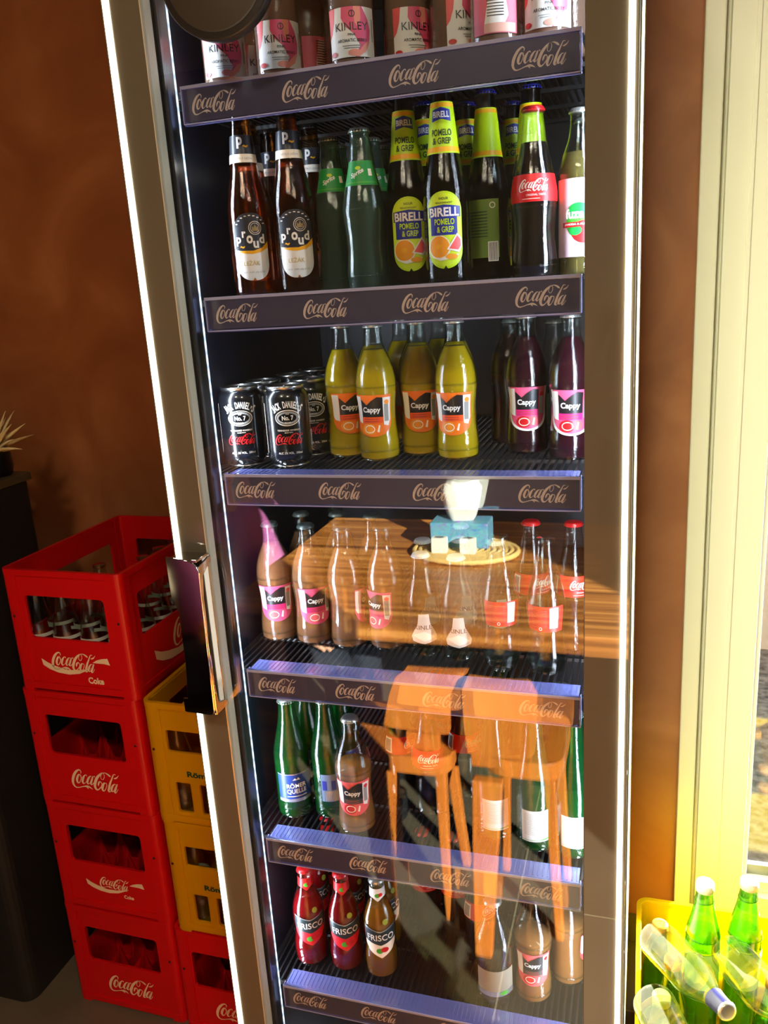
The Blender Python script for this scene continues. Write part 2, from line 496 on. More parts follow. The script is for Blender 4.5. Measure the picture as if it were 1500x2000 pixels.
b.box(-0.601,-0.0685,0.0005,0.024,1.955,2.03,taupe); b.box(-0.601,-0.0685,0.0005,0.024,0.10,0.19,taupe)
DOOR = fpart(b, 'door_frame', bevel=0.001)
def dpart(b, name, bevel=0.0): return fpart(b, name, DOOR, bevel)
b = MB(); b.box(-0.6008,-0.5995,0.0,0.024,0.19,1.955,silver); dpart(b, 'spacer_bar')
b = MB()
b.box(-0.647,-0.6015,0.0242,0.0655,0.10,2.03,gasket); b.box(-0.066,-0.0125,0.0242,0.0655,0.10,2.03,gasket)
b.box(-0.6015,-0.066,0.0242,0.0655,1.96,2.03,gasket); b.box(-0.6015,-0.066,0.0242,0.0655,0.10,0.185,gasket)
b.box(-0.6015,-0.5975,0.034,0.040,0.19,1.93,mat('gasket_bead', (60,62,66), 0.25))
dpart(b, 'gasket')
b = MB(); b.box(-0.5995,-0.0685,0.003,0.0065,0.19,1.955,glassy('door_glass', (251,253,252), 0.062, 0.62, 4.0)); dpart(b, 'glass_pane')
ledm = mat('edge_light', (255,255,255), 0.4, emit=(255,248,228), estr=5.5)
for n, x0, x1 in (('edge_light',-0.6515,-0.6435),('edge_light',-0.0235,-0.0165)):
    b = MB(); b.box(x0, x1, -0.0015, 0.0006, 0.105, 1.995, ledm); dpart(b, n)
# inner LED strips (dotted)
def led_dots():
    m = bpy.data.materials.new('inner_led'); m.use_nodes = True
    nt = m.node_tree; N = nt.nodes; L = nt.links; N.clear()
    out = N.new('ShaderNodeOutputMaterial'); em = N.new('ShaderNodeEmission'); em.inputs[0].default_value = (0.66,0.78,1,1)
    tc = N.new('ShaderNodeTexCoord'); sx = N.new('ShaderNodeSeparateXYZ')
    a = N.new('ShaderNodeMath'); a.operation = 'MULTIPLY'; a.inputs[1].default_value = 2*PI/0.020
    s_ = N.new('ShaderNodeMath'); s_.operation = 'SINE'
    g = N.new('ShaderNodeMath'); g.operation = 'MULTIPLY_ADD'; g.inputs[1].default_value = 0.7; g.inputs[2].default_value = 0.6
    k = N.new('ShaderNodeMath'); k.operation = 'MULTIPLY_ADD'; k.inputs[1].default_value = 0.5; k.inputs[2].default_value = 0.75
    L.new(tc.outputs['Object'], sx.inputs[0]); L.new(sx.outputs[2], a.inputs[0]); L.new(a.outputs[0], s_.inputs[0]); L.new(s_.outputs[0], g.inputs[0])
    L.new(g.outputs[0], k.inputs[0]); L.new(k.outputs[0], em.inputs[1]); L.new(em.outputs[0], out.inputs[0])
    return m
LED = led_dots()
for x0, x1 in ((-0.6035,-0.5995),(-0.064,-0.060)):
    b = MB(); b.box(x0+0.001, x1-0.001, 0.0665, 0.0690, 0.21, 1.94, LED)
    o = fpart(b, 'led_strip'); o['label'] = 'bluish dotted light strip inside the fridge opening'
# added hidden area lights behind the door frame, standing in for the LED strips' output
for k, (x, tgt, ln, e) in enumerate(((-0.622, Vector((0.75,0.66,0)), 1.68, 3.8), (-0.046, Vector((-0.75,0.66,0)), 1.68, 3.8))):
    ld = bpy.data.lights.new('led_fill', 'AREA'); ld.shape = 'RECTANGLE'; ld.size = 0.010; ld.size_y = ln; ld.energy = e; ld.color = (0.72,0.82,1.0)
    lo = bpy.data.objects.new('led_fill', ld); link(lo)
    zz = Vector((0,0,1)); z_ = -tgt.normalized(); x_ = zz.cross(z_).normalized()
    lo.matrix_world = Matrix.Translation((x, 0.074, 1.08)) @ Matrix((x_, zz, z_)).transposed().to_4x4()
# handle: chrome bracket
chrome = mat('chrome', (215,210,205), 0.06, metal=1.0)
b = MB()
def hm(u, v, w): return (u, -0.035-w, v)
b.prism([(-0.646,1.160),(-0.612,1.155),(-0.6035,1.152),(-0.5975,1.146),(-0.5945,1.138),(-0.598,0.922),(-0.600,0.916),(-0.606,0.9135),(-0.648,0.9155),(-0.648,0.938),(-0.6405,0.938),(-0.636,1.00),(-0.636,1.075),(-0.645,1.10)], hm, 0.003, chrome)
b.prism([(-0.035,1.146),(-0.0005,1.153),(-0.0005,1.144),(-0.026,1.130),(-0.031,1.10),(-0.031,0.96),(-0.026,0.930),(-0.0005,0.922),(-0.0005,0.9135),(-0.035,0.9135)], lambda u,v,w: (-0.5955-w, u, v), 0.003, chrome)
b.box(-0.645,-0.5975,-0.036,-0.0005,1.152,1.156,chrome)
b.box(-0.647,-0.5975,-0.036,-0.0005,0.9135,0.9170,chrome)
dpart(b, 'handle', 0.0008)['label'] = 'polished chrome pull handle'
# dark disc at the top left of the door
b = MB()
for r_, y0, y1, m_ in ((0.0725,-0.018,-0.002,mat('disc_rim',(40,38,34),0.4)),(0.064,-0.0195,-0.0175,mat('disc_face',(60,55,44),0.5))):
    b.lathe([(r_-0.002, 0),(r_, 0.001),(r_, y1-y0-0.001),(r_-0.002, y1-y0)], m_, 56, M=Matrix.Translation((-0.487,y1,1.876)) @ Matrix.Rotation(PI/2,4,'X'))
b.box(-0.50,-0.474,-0.004,0.0028,1.868,1.885,m_)
dpart(b, 'round_plate')['label'] = 'dark round plate on the door'
# shelves with price strips
acryl = glassy('clear_acrylic', (205,208,240), 0.10, 0.6, 3.0, rough=0.12, body=(150,158,228), bodyfac=0.42)
edgea = glassy('acrylic_edge', (205,208,240), 0.10, 0.6, 3.0, rough=0.12, body=(196,202,250), bodyfac=0.80)
insert = mat('navy_insert', (72,70,90), 0.35, coat=0.5)
clearf = glassy('clear_sheet', (252,252,255), 0.05, 0.5, 3.0, body=(120,125,200), bodyfac=0.06)
rack = mat('black_rack', (16,16,18), 0.45)
SH = [1.779,1.510,1.257,0.941,0.632,0.329]
LZ = [h-0.002 for h in SH]
logo_rel = [0.092, 0.222, 0.368, 0.545]     # measured centres differ a little per strip
X0, X1 = -0.5905, -0.0765
def shelf(z, cent, ye):
    b = MB()
    for i in range(58):
        x = -0.632 + 0.598*i/57
        b.box(x-0.0016, x+0.0016, 0.075, 0.585, z-0.0055, z-0.002, rack)
    for y in (0.075,0.20,0.33,0.46,0.58): b.box(-0.634,-0.034,y-0.003,y+0.003,z-0.011,z-0.0055,rack)
    for x in (-0.631,-0.037): b.box(x-0.003,x+0.003,0.07,0.59,z-0.012,z-0.003,rack)
    sh = fpart(b, 'shelf')
    b = MB()
    b.box(X0+0.002, X1-0.002, 0.0612, 0.0622, z-0.0425, z-0.0035, insert)
    wrap(b, [(place(sh_logo(), cx, cz, 66, 25.5), CREAM) for cx, cz in cent], lambda u,v,o: (u/1000, 0.0612-o, z+v/1000), base=0.0002, dl=0)
    p1 = fpart(b, 'price_strip', sh)
    b = MB()
    b.box(X0, X1, 0.0592, 0.0600, z-0.0445, z-0.0030, clearf); b.box(X0, X1, 0.0590, 0.0604, z-0.0030, z+0.0012, edgea); b.box(X0, X1, 0.0590, 0.0604, z-0.0458, z-0.0444, edgea)
    b.box(X0, X1, 0.0608, 0.0640, z-0.0032, z+0.0012, acryl)
    b.box(X0, X1, 0.0608, 0.0660, z-0.0470, z-0.0440, acryl)
    b.box(X0-0.0004, X0+0.0012, 0.0588, 0.0700, z-0.0455, z+0.0012, edgea)
    b.box(X1-0.0012, X1+0.0004, 0.0588, 0.0700, z-0.0455, z+0.0012, edgea)
    b.box(X0+0.003, X1-0.003, 0.0640, ye, z-0.0010, z+0.0004, acryl)
    for i in range(70):
        x = X0+0.006+(X1-X0-0.012)*i/69
        b.box(x-0.0011, x+0.0011, 0.067, ye-0.002, z+0.0004, z+0.0012, acryl)
    fpart(b, 'strip_cover', sh, 0.0004)
    return sh
CEN = {0:[-544,-415,-273,-123],1:[-543,-411,-272,-124],2:[-543,-411,-271,-125],3:[-541,-411,-273,-130],4:[-540,-412,-276,-134],5:[-541,-414,-278,-136]}
for k, z in enumerate(SH):
    shelf(z, [(cx, -22.5) for cx in CEN[k]], 0.087 if k < 2 else 0.099)

# ------------------------------------------------------------------ bottles and cans
def smooth_prof(pts, n=4):
    out = []
    for i, p in enumerate(catmull(pts, n)): out.append((max(p[0], 0.0005), p[1]))
    return out
def prof_r(prof, z):
    for (ra, za), (rb, zb) in zip(prof, prof[1:]):
        if za <= z <= zb and zb > za: return ra + (rb-ra)*(z-za)/(zb-za)
    return prof[-1][0]
def crown(b, z, r, m):
    def mod(i, j): return (0.0007 if i % 2 else -0.0003) if j <= 1 else 0
    b.lathe([(r+0.0012,z-0.0045),(r+0.0010,z-0.0030),(r+0.0002,z-0.0006),(r-0.0012,z+0.0010),(r-0.005,z+0.0016)], m, 42, mod)
def screw(b, z, r, m, h=0.016):
    b.lathe([(r+0.0018,z-h),(r+0.0018,z-0.002),(r+0.0008,z),(r-0.006,z+0.0003)], m, 40, lambda i,j: (0.0003 if i%2 else 0) if j < 2 else 0)
def bottle(name, label, prof_pts, glass_m, liquid_m=None, fill=None, cap=None, cap_m=None, labels=(), group=None, rings=()):
    """labels: (part name, theta0, layers)"""
    t = thing(name, label, 'bottle', (0,0,-5), 0, group)
    prof = smooth_prof(prof_pts)
    H = prof[-1][1]; rn = prof[-1][0]
    b = MB(); b.lathe(prof, glass_m, 36)
    for z in rings:
        r = prof_r(prof, z)
        b.lathe([(r,z-0.0012),(r+0.0007,z),(r,z+0.0012)], glass_m, 36)
    b.lathe([(rn,H-0.006),(rn+0.0012,H-0.005),(rn+0.0012,H-0.002),(rn,H-0.001)], glass_m, 30)
    b.build('glass', t)
    if liquid_m:
        b = MB()
        ip = [(max(r-0.0016, 0.001), z) for r, z in prof if 0.004 < z < fill]
        ip = [(ip[0][0]*0.9, 0.003)] + ip + [(max(prof_r(prof, fill)-0.0016,0.001), fill)]
        b.lathe(ip, liquid_m, 32)
        b.build('drink', t)
    if cap:
        b = MB(); (crown if cap == 'crown' else screw)(b, H, rn, cap_m); b.build('cap', t)
    for nm, th0, layers in labels:
        b = MB()
        z_mid = sum(v[1] for v in layers[0][0][0])/len(layers[0][0][0])/1000
        rref = prof_r(prof, z_mid)
        def mp(u, v, o):
            th = th0 + u/1000/rref
            rr = prof_r(prof, v/1000) + o
            return (rr*math.sin(th), -rr*math.cos(th), v/1000)
        wrap(b, layers, mp, (3.0, 7.0))
        b.build(nm, t)
    return t
def body_base(R, w=0.004): return [(R*0.25,0.0035),(R*0.75,0.001),(R*0.93,0.0012),(R*0.985,0.005),(R,0.011)]
P_CAPPY = body_base(0.0315)+[(0.0315,0.024),(0.0300,0.042),(0.0285,0.060),(0.0290,0.082),(0.0312,0.104),(0.0312,0.120),(0.0275,0.140),(0.0205,0.158),(0.0152,0.170),(0.0136,0.182),(0.0130,0.193),(0.0132,0.203)]
P_LONG = body_base(0.0290)+[(0.029,0.03),(0.029,0.08),(0.029,0.112),(0.0278,0.128),(0.0238,0.149),(0.0200,0.168),(0.0182,0.184),(0.0162,0.206),(0.0142,0.222),(0.0130,0.234),(0.0132,0.246)]
P_COKE = body_base(0.0275)+[(0.0285,0.022),(0.0270,0.040),(0.0258,0.056),(0.0272,0.080),(0.0290,0.098),(0.0285,0.110),(0.0245,0.132),(0.0195,0.152),(0.0162,0.170),(0.0142,0.186),(0.0130,0.196),(0.0132,0.206)]
P_CYL = body_base(0.0275)+[(0.0275,0.03),(0.0275,0.08),(0.0275,0.118),(0.0262,0.134),(0.0205,0.152),(0.0155,0.166),(0.0132,0.180),(0.0128,0.190),(0.0130,0.200)]
P_FRISCO = body_base(0.0298)+[(0.0305,0.024),(0.0300,0.040),(0.0275,0.062),(0.0285,0.084),(0.0290,0.100),(0.0268,0.118),(0.0205,0.136),(0.0155,0.150),(0.0135,0.164),(0.0128,0.180),(0.0130,0.190)]
P_RQ = body_base(0.0305)+[(0.0305,0.03),(0.0305,0.07),(0.0305,0.108),(0.0292,0.124),(0.0245,0.145),(0.0190,0.168),(0.0155,0.188),(0.0140,0.204),(0.0142,0.216)]
P_KIN = body_base(0.0305)+[(0.0305,0.03),(0.0305,0.07),(0.0305,0.108),(0.0285,0.124),(0.0215,0.142),(0.0160,0.158),(0.0135,0.172),(0.0132,0.190)]
P_WINE = body_base(0.0300)+[(0.0300,0.03),(0.0300,0.07),(0.0298,0.10),(0.0275,0.120),(0.0225,0.145),(0.0180,0.172),(0.0152,0.200),(0.0138,0.222),(0.0138,0.240)]
P_SMALL = body_base(0.0262)+[(0.0262,0.03),(0.0262,0.06),(0.0262,0.088),(0.0245,0.104),(0.0195,0.122),(0.0155,0.138),(0.0135,0.152),(0.0132,0.166)]

CLEAR = glassy('clear_glass', (238,244,240), 0.05, 0.9, 2.6, bump=0.12)
AMBER = glassy('amber_glass', (206,152,76), 0.04, 0.8, 3.0, bump=0.12)
GREENG = glassy('green_glass', (84,170,92), 0.05, 0.85, 2.6, bump=0.12, body=(20,110,50), bodyfac=0.14)
DGREENG = glassy('dark_green_glass', (38,70,48), 0.04, 0.8, 3.0, bump=0.12)
SPRG = glassy('pale_green_glass', (130,186,150), 0.045, 0.9, 2.6, bump=0.12, body=(110,150,128), bodyfac=0.16)
def drink(name, rgb, thick=True, rough=0.15):
    return mat(name, rgb, rough, coat=0.3)
YJ = drink('yellow_juice', (206,170,16)); PJ = drink('pink_juice', (150,96,64)); BJ = drink('berry_juice', (52,12,26))
COKE = mat('cola', (16,8,8), 0.1); BEER = glassy('pale_beer', (220,170,90), 0.03, 0.3, 3.0, body=(100,68,14), bodyfac=0.16)
CIDER = glassy('amber_soda', (200,140,50), 0.03, 0.3, 3.0, body=(190,120,30), bodyfac=0.45)
REDS = glassy('red_soda', (170,20,30), 0.03, 0.3, 3.0, body=(170,16,26), bodyfac=0.45)
WATER = glassy('soda_water', (225,232,228), 0.02, 0.3, 3.0)
SPRL = glassy('green_soda', (130,170,150), 0.02, 0.3, 3.0, body=(40,60,50), bodyfac=0.15)
TONIC = glassy('pale_pink_tonic', (226,196,178), 0.03, 0.3, 3.0, body=(214,170,150), bodyfac=0.35)
TEA = glassy('pale_tea', (205,190,140), 0.03, 0.3, 3.0, body=(170,150,90), bodyfac=0.22)
PEACH = glassy('peach_juice', (200,140,80), 0.03, 0.3, 3.0, body=(200,130,70), bodyfac=0.6)
CAPS = mat('silver_crown_cap', (196,196,192), 0.3, metal=0.8)
CAPR = mat('red_crown_cap', (200,20,28), 0.35); CAPB = mat('blue_crown_cap', (24,34,140), 0.35)
CAPW = mat('white_screw_cap', (225,220,212), 0.4)
CAPBK = mat('black_crown_cap', (24,24,28), 0.35)

def cappy_label(bgm, strip, fruit, fruit2, white_right=True, scal=False):
    H0, H1 = 38, 101
    outl = [(-30,H1),(-30,62)]
    outl += [(-30+30*(1-math.cos(a))*1.0, 62-24*math.sin(a)) for a in [PI/2*k/8 for k in range(1,9)]]
    outl += [(30-30*(1-math.cos(a))*1.0, 62-24*math.sin(a)) for a in [PI/2*k/8 for k in range(7,-1,-1)]]
    outl += [(30,H1)]
    L = [(poly(outl), bgm)]
    if scal:
        L = [(poly([(x*1.04, y-1.5 if y < 60 else y) for x, y in outl]), WHITE), (poly([(x*0.93, y+1.5 if y < 60 else y) for x, y in outl]), bgm)]
    side = poly([(16,97),(28,97),(28,64),(24,54),(17,56)])
    L += [(side, WHITE)] if white_right else []
    L += [(poly([(-29,99),(-18,99),(-18,58),(-26,60),(-29,66)]), WHITE)]
    L += [(rect(21.5, 74, 7, 26), GREYP), (ell(22, 90, 3.6, 3.6), fruit)]
    L += [(ell(-6, 50, 11, 8.5), fruit), (ell(8, 51, 8, 7), fruit2), (ring(-5,50,8,6,1.2), CREAM), (poly([(6,46),(9,56),(11,55),(9,45)]), CREAM)]
    L += [(rect(-1, 63.5, 33, 9), strip)]
    L += [(poly([(-17,95),(-8,86),(0,93),(8,98),(16,97),(16,68),(-17,68)]), BLACK)]
    L += [(place(sh_text('Cappy', 0.03), -1, 78, 27, 10.5), WHITE)]
    for k in range(2): L += [(rect(-2, 65-k*3.4, 22, 1.0), mat('tiny_lines', (170,60,50), 0.5))]
    return [('label', 0.0, L)]
def cappy(name, label, liq, fill, lab, cap_m=CAPS):
    return bottle(name, label, P_CAPPY, CLEAR, liq, fill, 'crown', cap_m, lab, rings=(0.016, 0.112))

BT = {}
BT['orange'] = cappy('juice_bottle', 'x', YJ, 0.166, cappy_label(ORANGE, mat('deep_orange_print',(240,84,20),0.45), mat('orange_fruit',(250,150,20),0.5), ORANGE))
BT['pink'] = cappy('juice_bottle', 'x', PJ, 0.170, cappy_label(PINK, MAGENTA, CORAL, PINK), mat('dull_crown_cap', (104,112,108), 0.35, metal=0.6))
BT['berry'] = cappy('juice_bottle', 'x', BJ, 0.172, cappy_label(PINK, MAGENTA, REDP, CORAL, False, True))
BT['peach'] = cappy('juice_bottle', 'x', PEACH, 0.118, cappy_label(CORAL, mat('dark_fruit_print',(60,54,50),0.4), REDP, CORAL))
# proud: amber longneck
seal = [(ring(6.5, 92, 9, 9, 0.7), CREAM), (ring(6.5, 92, 6.6, 6.6, 0.5), CREAM), (poly([(2,88),(2,95),(4.5,92.5),(6.5,97),(8.5,92.5),(11,95),(11,88)]), mat('dull_gold',(150,128,84),0.4))]
cap_outl = lambda hw, z0, z1, r: rrect(0, (z0+z1)/2, 2*hw, z1-z0, r, 8)
pl = [(cap_outl(24.5, 22, 112, 22), WHITE),
      (poly([(-24.5,64),(-24.5,90)]+[(-24.5+22*(1-math.cos(a)), 90+22*math.sin(a)) for a in [PI/2*k/8 for k in range(9)]]+[(2.5+22*math.sin(a), 90+22*math.cos(a)) for a in [PI/2*k/8 for k in range(9)]]+[(24.5,72),(14,64.5),(2,61.5),(-10,61.8)]), DARKG),
      (poly([(24.5,74),(24.5,66),(12,59.5),(0,57.5),(-12,59),(-20,62),(-10,62.4),(2,62),(14,65.5)]), YELL)] + seal
for ch, x, y, s_ in (('p',-18,75,7.6),('r',-9.6,84,5.6),('o',-2.2,77,8.6),('u',6.0,70,7.6),('d',15,77.5,8)):
    pl.append((place(sh_text(ch, 0.035), x, y, s_, s_*(1.25 if ch in 'pd' else 1.0)*(1.25 if ch != 'r' else 1.5)), WHITE))
pl.append((poly([(-17,67),(-15,69.2),(-12,67.6),(-9.5,69),(-9.5,67),(-12,65.4),(-15,67)]), YELL))
pl += [(place(sh_text('LEŽÁK', 0.0), -2, 46, 22, 7), mat('gold_print',(196,170,90),0.4)), (place(sh_text('ALK. 4,8% obj. 0,33l', 0.0), 0, 33, 30, 2.6), GREYP), (poly([(-2.5,22),(0,26),(2.5,22)]), AMBER)]
for k in range(9):
    a = PI*(0.15+0.7*k/8); pl.append((rect(21*math.cos(a), 89+19.5*math.sin(a), 3.0, 1.2), CREAM))
pn = [(rect(0,197,140,34), DARKG), (rect(0,184,140,11), CREAM), (place(sh_text('p', 0.04), -3.5, 204, 8.5, 15), WHITE), (poly([(0,199),(2,201.2),(5,199.6),(8,201),(8,199),(5,197.4),(2,199)]), YELL), (place(sh_text('SVĚTLÝ LEŽÁK'), 0, 184, 24, 3), GREYP)]
BT['proud'] = bottle('beer_bottle', 'x', P_LONG, AMBER, BEER, 0.19, 'crown', CAPBK, [('label',0,pl),('neck_label',0,pn)])
# birell
bl = [(cap_outl(24.5, 20, 116, 24), LIME), (cap_outl(22.5, 23, 113, 22), mat('lime_inner',(206,232,40),0.45)), (place(sh_text('RADLER', 0.02), 0, 107, 12, 3), DKGREEN), (place(sh_text('NEALKOHOLICKÝ', 0.02), 0, 102, 22, 3), DKGREEN),
      (poly([(-22,97),(0,99.5),(22,97),(22,84),(0,86),(-22,84)]), BLUEP), (rect(-1,76,36,28), BLUEP), (place(sh_text('BIRELL', 0.03), 0, 90.5, 40, 11), WHITE),
      (place(sh_text('POMELO', 0.02), 0, 78.5, 26, 7.5), LIME), (place(sh_text('& GREP', 0.02), 1, 69, 22, 7.5), LIME),
      (ell(-8,47,15,15), WHITE), (ell(-8,47.5,13.5,13.5), mat('pomelo',(244,160,30),0.5)), (ell(-8,48,4,3), YELL),
      (poly([(2,44),(16,64),(22,58),(23,48),(18,40)]), WHITE), (poly([(5,45),(16,61),(20.5,56),(21,48),(17,43)]), CORAL),
      (poly([(-20,36),(-6,30),(10,33),(18,38),(4,36),(-8,34)]), WHITE), (ell(8,35,8,3.5), mat('pomelo',(244,160,30),0.5)), (poly([(-2.5,20),(0,24),(2.5,20)]), DGREENG)]
bn = [(rect(0,193,130,62), LIME), (rect(0,167,130,6), YELL), (rect(0,220,130,5), YELL), (poly([(-13,214),(0,217),(13,214),(13,200),(0,203),(-13,200)]), BLUEP), (place(sh_text('BIRELL', 0.03), 0, 208.5, 23, 7.5), WHITE),
      (place(sh_text('POMELO', 0.02), 0, 187, 25, 8), DKGREEN), (place(sh_text('& GREP', 0.02), 0, 177, 22, 8), DKGREEN)]
bb = [(rect(0,70,46,76), mat('dull_green_print',(104,132,40),0.5)), (rect(14,40,14,26), WHITE)] + [(rect(9+k*1.7,40,0.8,24), BLACK) for k in range(7)] + [(ring(14,100,4,4,1), WHITE)] + [(rect(-6,92-k*4,26,1.2), DKGREEN) for k in range(9)]
BT['birell'] = bottle('beer_bottle', 'x', P_LONG, DGREENG, mat('dark_brew',(14,18,12),0.15), 0.165, 'crown', CAPB, [('label',0,bl),('neck_label',0,bn),('back_label',PI,bb)])
# sprite
sl = [(rect(0,149.5,46,31), MIDG), (rect(0,149.5,45,30), GREENP), (place(sh_text('Sprite', 0.03, 0.3), -4, 149, 19, 8, 0.45), WHITE), (ell(-3,156,4,2.2), LIME), (rect(13,150,5,9), CREAM), (rect(0,137.5,40,2), MIDG)]
BT['sprite'] = bottle('soda_bottle', 'x', P_COKE, SPRG, SPRL, 0.175, 'crown', CAPS, [('neck_label',0,sl)], rings=(0.105,0.018))
# cola
cl = [(rect(0,110,120,33), REDP), (place(sh_logo(), 0, 113, 40, 15.5), WHITE), (place(sh_text('ORIGINAL TASTE', 0.0), 2, 101.5, 24, 2.4), WHITE), (rect(-4,97,22,0.6), CREAM), (rect(-50,110,16,28), WHITE), (rect(-50,110,12,22), GREYP)]
BT['cola'] = bottle('soda_bottle', 'x', P_COKE, CLEAR, COKE, 0.165, 'crown', CAPR, [('label',0,cl)], rings=(0.088,0.016))
# fuze tea
fl = [(rect(0,71,120,94), PALEPINK), (ell(2,66,22,22), MIDG), (ell(4,54,17,14), REDP), (ell(-8,56,8,6), GREENP), (ell(-4,80,13,9), GREENP), (place(sh_text('fuze', 0.04), -9, 76, 23, 12), WHITE), (place(sh_text('tea', 0.04), 14, 78, 15, 12), MIDG), (rect(-2,63,46,6), REDP), (place(sh_text('JAHODA & ALOE VERA', 0.02), -2, 63, 40, 3.2), WHITE)]
BT['fuze'] = bottle('tea_bottle', 'x', P_CYL, CLEAR, TEA, 0.150, 'crown', CAPS, [('label',0,fl)])
# kinley pink (clear glass, pink and white label)
def kin_layers():
    z0, z1 = 17, 74
    L = [(rect(0,(z0+z1)/2,66,z1-z0), WHITE)]
    L += [(poly([(-33,z1),(-22,z1),(-24,58),(-28,46),(-33,40)]), CORAL)]
    L += [(poly([(-12,z1),(14,z1),(22,60),(25,48),(23,34),(18,24),(8,z0),(3,z0),(10,30),(2,44),(-8,52),(-13,62)]), PINK)]
    L += [(poly([(3,z1),(12,z1),(12,60),(8,50),(4,56)]), SALMON), (poly([(23,36),(18,24),(8,z0),(4,z0),(10,26),(16,32)]), SALMON), (ell(2,22,8,4), SALMON)]
    L += [(place(sh_text('KINLEY', 0.0), 0, 52, 42, 9), BLACK), (place(sh_text('PINK', 0.01), 0, 42.5, 10, 3), BLACK), (place(sh_text('AROMATIC BERRY', 0.01), 0, 36, 38, 3.6), BLACK), (ring(1,66,4,4,1), BLACK), (rect(1,66,1,6), BLACK)]
    L += [(rect(-1,30,24,0.8), GREYP), (rect(-1,27.5,20,0.8), GREYP), (rect(28.5,48,2,26), GREYP), (ell(-26,22,5,3), REDP)]
    return L
kback = [(rect(0,45.5,60,57), mat('rose_print',(226,110,130),0.5)), (poly([(-14,25),(-6,70),(10,70),(16,36),(10,25)]), WHITE), (rect(6,23,40,10), mat('peach_print',(236,180,160),0.5))] + [(rect(0,68-k*3.2,20,1.0), BLACK) for k in range(11)]
BT['kinley'] = bottle('tonic_bottle', 'x', P_KIN, CLEAR, TONIC, 0.150, 'crown', CAPW, [('label',0,kin_layers()),('back_label',PI,kback)])
ks = [(poly([(-8,74),(8,74),(10,58),(22,36),(20,28),(0,24),(-20,28),(-22,36),(-10,58)]), mat('pale_grey_print',(214,208,198),0.5)), (place(sh_text('KINLEY', 0.0), 2, 52, 34, 7), BLACK), (poly([(-19,38),(0,46),(18,34),(0,28)]), WHITE)]
BT['kinley_small'] = bottle('tonic_bottle', 'x', P_SMALL, CLEAR, WATER, 0.13, 'crown', CAPW, [('label',0,ks)])
# frisco
def frisco(name, liq, low, capm, neckm):
    z0, z1 = 48, 112
    L = [(poly([(-30,98),(-30,70),(-22,58),(0,46),(22,58),(30,70),(30,98),(0,90)]), low),
         (poly([(-30,108),(0,100),(30,108),(30,80),(0,71),(-30,80)]), mat('slate_print',(40,52,54),0.35)), (poly([(-30,109),(0,101),(30,109),(30,107),(0,99),(-30,107)]), SILVER),
         (place(sh_text('FRISCO', 0.012), 0, 88, 48, 13), WHITE), (ell(-3,60,6,5), MIDG), (ell(6,62,7,5), REDP), (ell(10,118,5,5), mat('lime_slice',(150,160,40),0.5))]
    nk = [(poly([(-40,160),(-40,176),(40,176),(40,160),(8,158),(0,152),(-8,158)]), neckm), (ell(0,163,5,4), MIDG), (ell(5,164,4,3.5), REDP)]
    return bottle(name, 'x', P_FRISCO, CLEAR, liq, 0.140, 'crown', capm, [('label',0,L),('neck_label',0,nk)])
BT['frisco_red'] = frisco('cider_bottle', REDS, mat('red_lower',(222,30,40),0.4), CAPR, REDP)
BT['frisco_gold'] = frisco('cider_bottle', CIDER, CREAM, CAPS, WHITE)
# römerquelle small green
rl = [(rect(0,61,64,54), BLUEP), (rect(0,61,62,50), mat('deep_blue_print',(20,60,140),0.4)), (rect(0,37,64,6), SILVER), (rect(0,87,64,1.6), SILVER), (place(sh_text('RÖMER', 0.02), 2, 66, 34, 10), WHITE), (place(sh_text('QUELLE', 0.02), 2, 54, 34, 10), WHITE), (poly([(-4,76),(0,80),(3,77),(6,81),(9,76)]), WHITE), (rect(2,45,34,1.4), WHITE)]
rb = [(rect(0,61,44,52), mat('steel_print',(110,130,160),0.4)), (rect(-16,66,8,18), BLUEP), (rect(0,66,8,18), BLUEP), (rect(18,50,8,30), LIME), (rect(-2,46,30,20), SILVER)] + [(rect(-14+k*2.6,46,1.2,18), GREYP) for k in range(10)]
BT['romer'] = bottle('water_bottle', 'x', P_RQ, GREENG, glassy('green_water',(70,140,70),0.02,0.3,3.0,body=(50,130,30),bodyfac=0.5), 0.101, 'crown', CAPS, [('label',0,rl),('back_label',PI,rb)], rings=(0.02,))
# tall green bottle with plain white back label
wl = [(rect(0,48,44,56), mat('off_white_print',(214,216,212),0.5)), (poly([(-22,23),(22,23),(22,26.5),(4,23.8),(-22,23.6)]), MIDG)] + [(rect(0,70-k*2.6,36,0.5), GREYP) for k in range(15)]
BT['green'] = bottle('water_bottle', 'x', P_WINE, GREENG, glassy('green_water',(70,140,70)), 0.100, 'crown', CAPS, [('label',0,wl)], rings=(0.02,))
# plain clear water bottle
pwl = [(rect(0,48,70,50), mat('taupe_label',(150,140,120),0.5)), (rect(0,27,70,10), SILVER), (ell(14,28,8,4), MIDG)]
BT['clearwater'] = bottle('water_bottle', 'x', [(r*1.05,z) for r,z in P_KIN], CLEAR, WATER, 0.120, 'crown', CAPS, [('label',0,pwl)], rings=(0.015,))
BT['empty'] = bottle('empty_soda_bottle', 'x', P_COKE, CLEAR, None, None, None, None, [('printed_band',0,[(rect(0,104,150,7), mat('frosted_white',(200,196,180),0.6))])], rings=(0.016,))
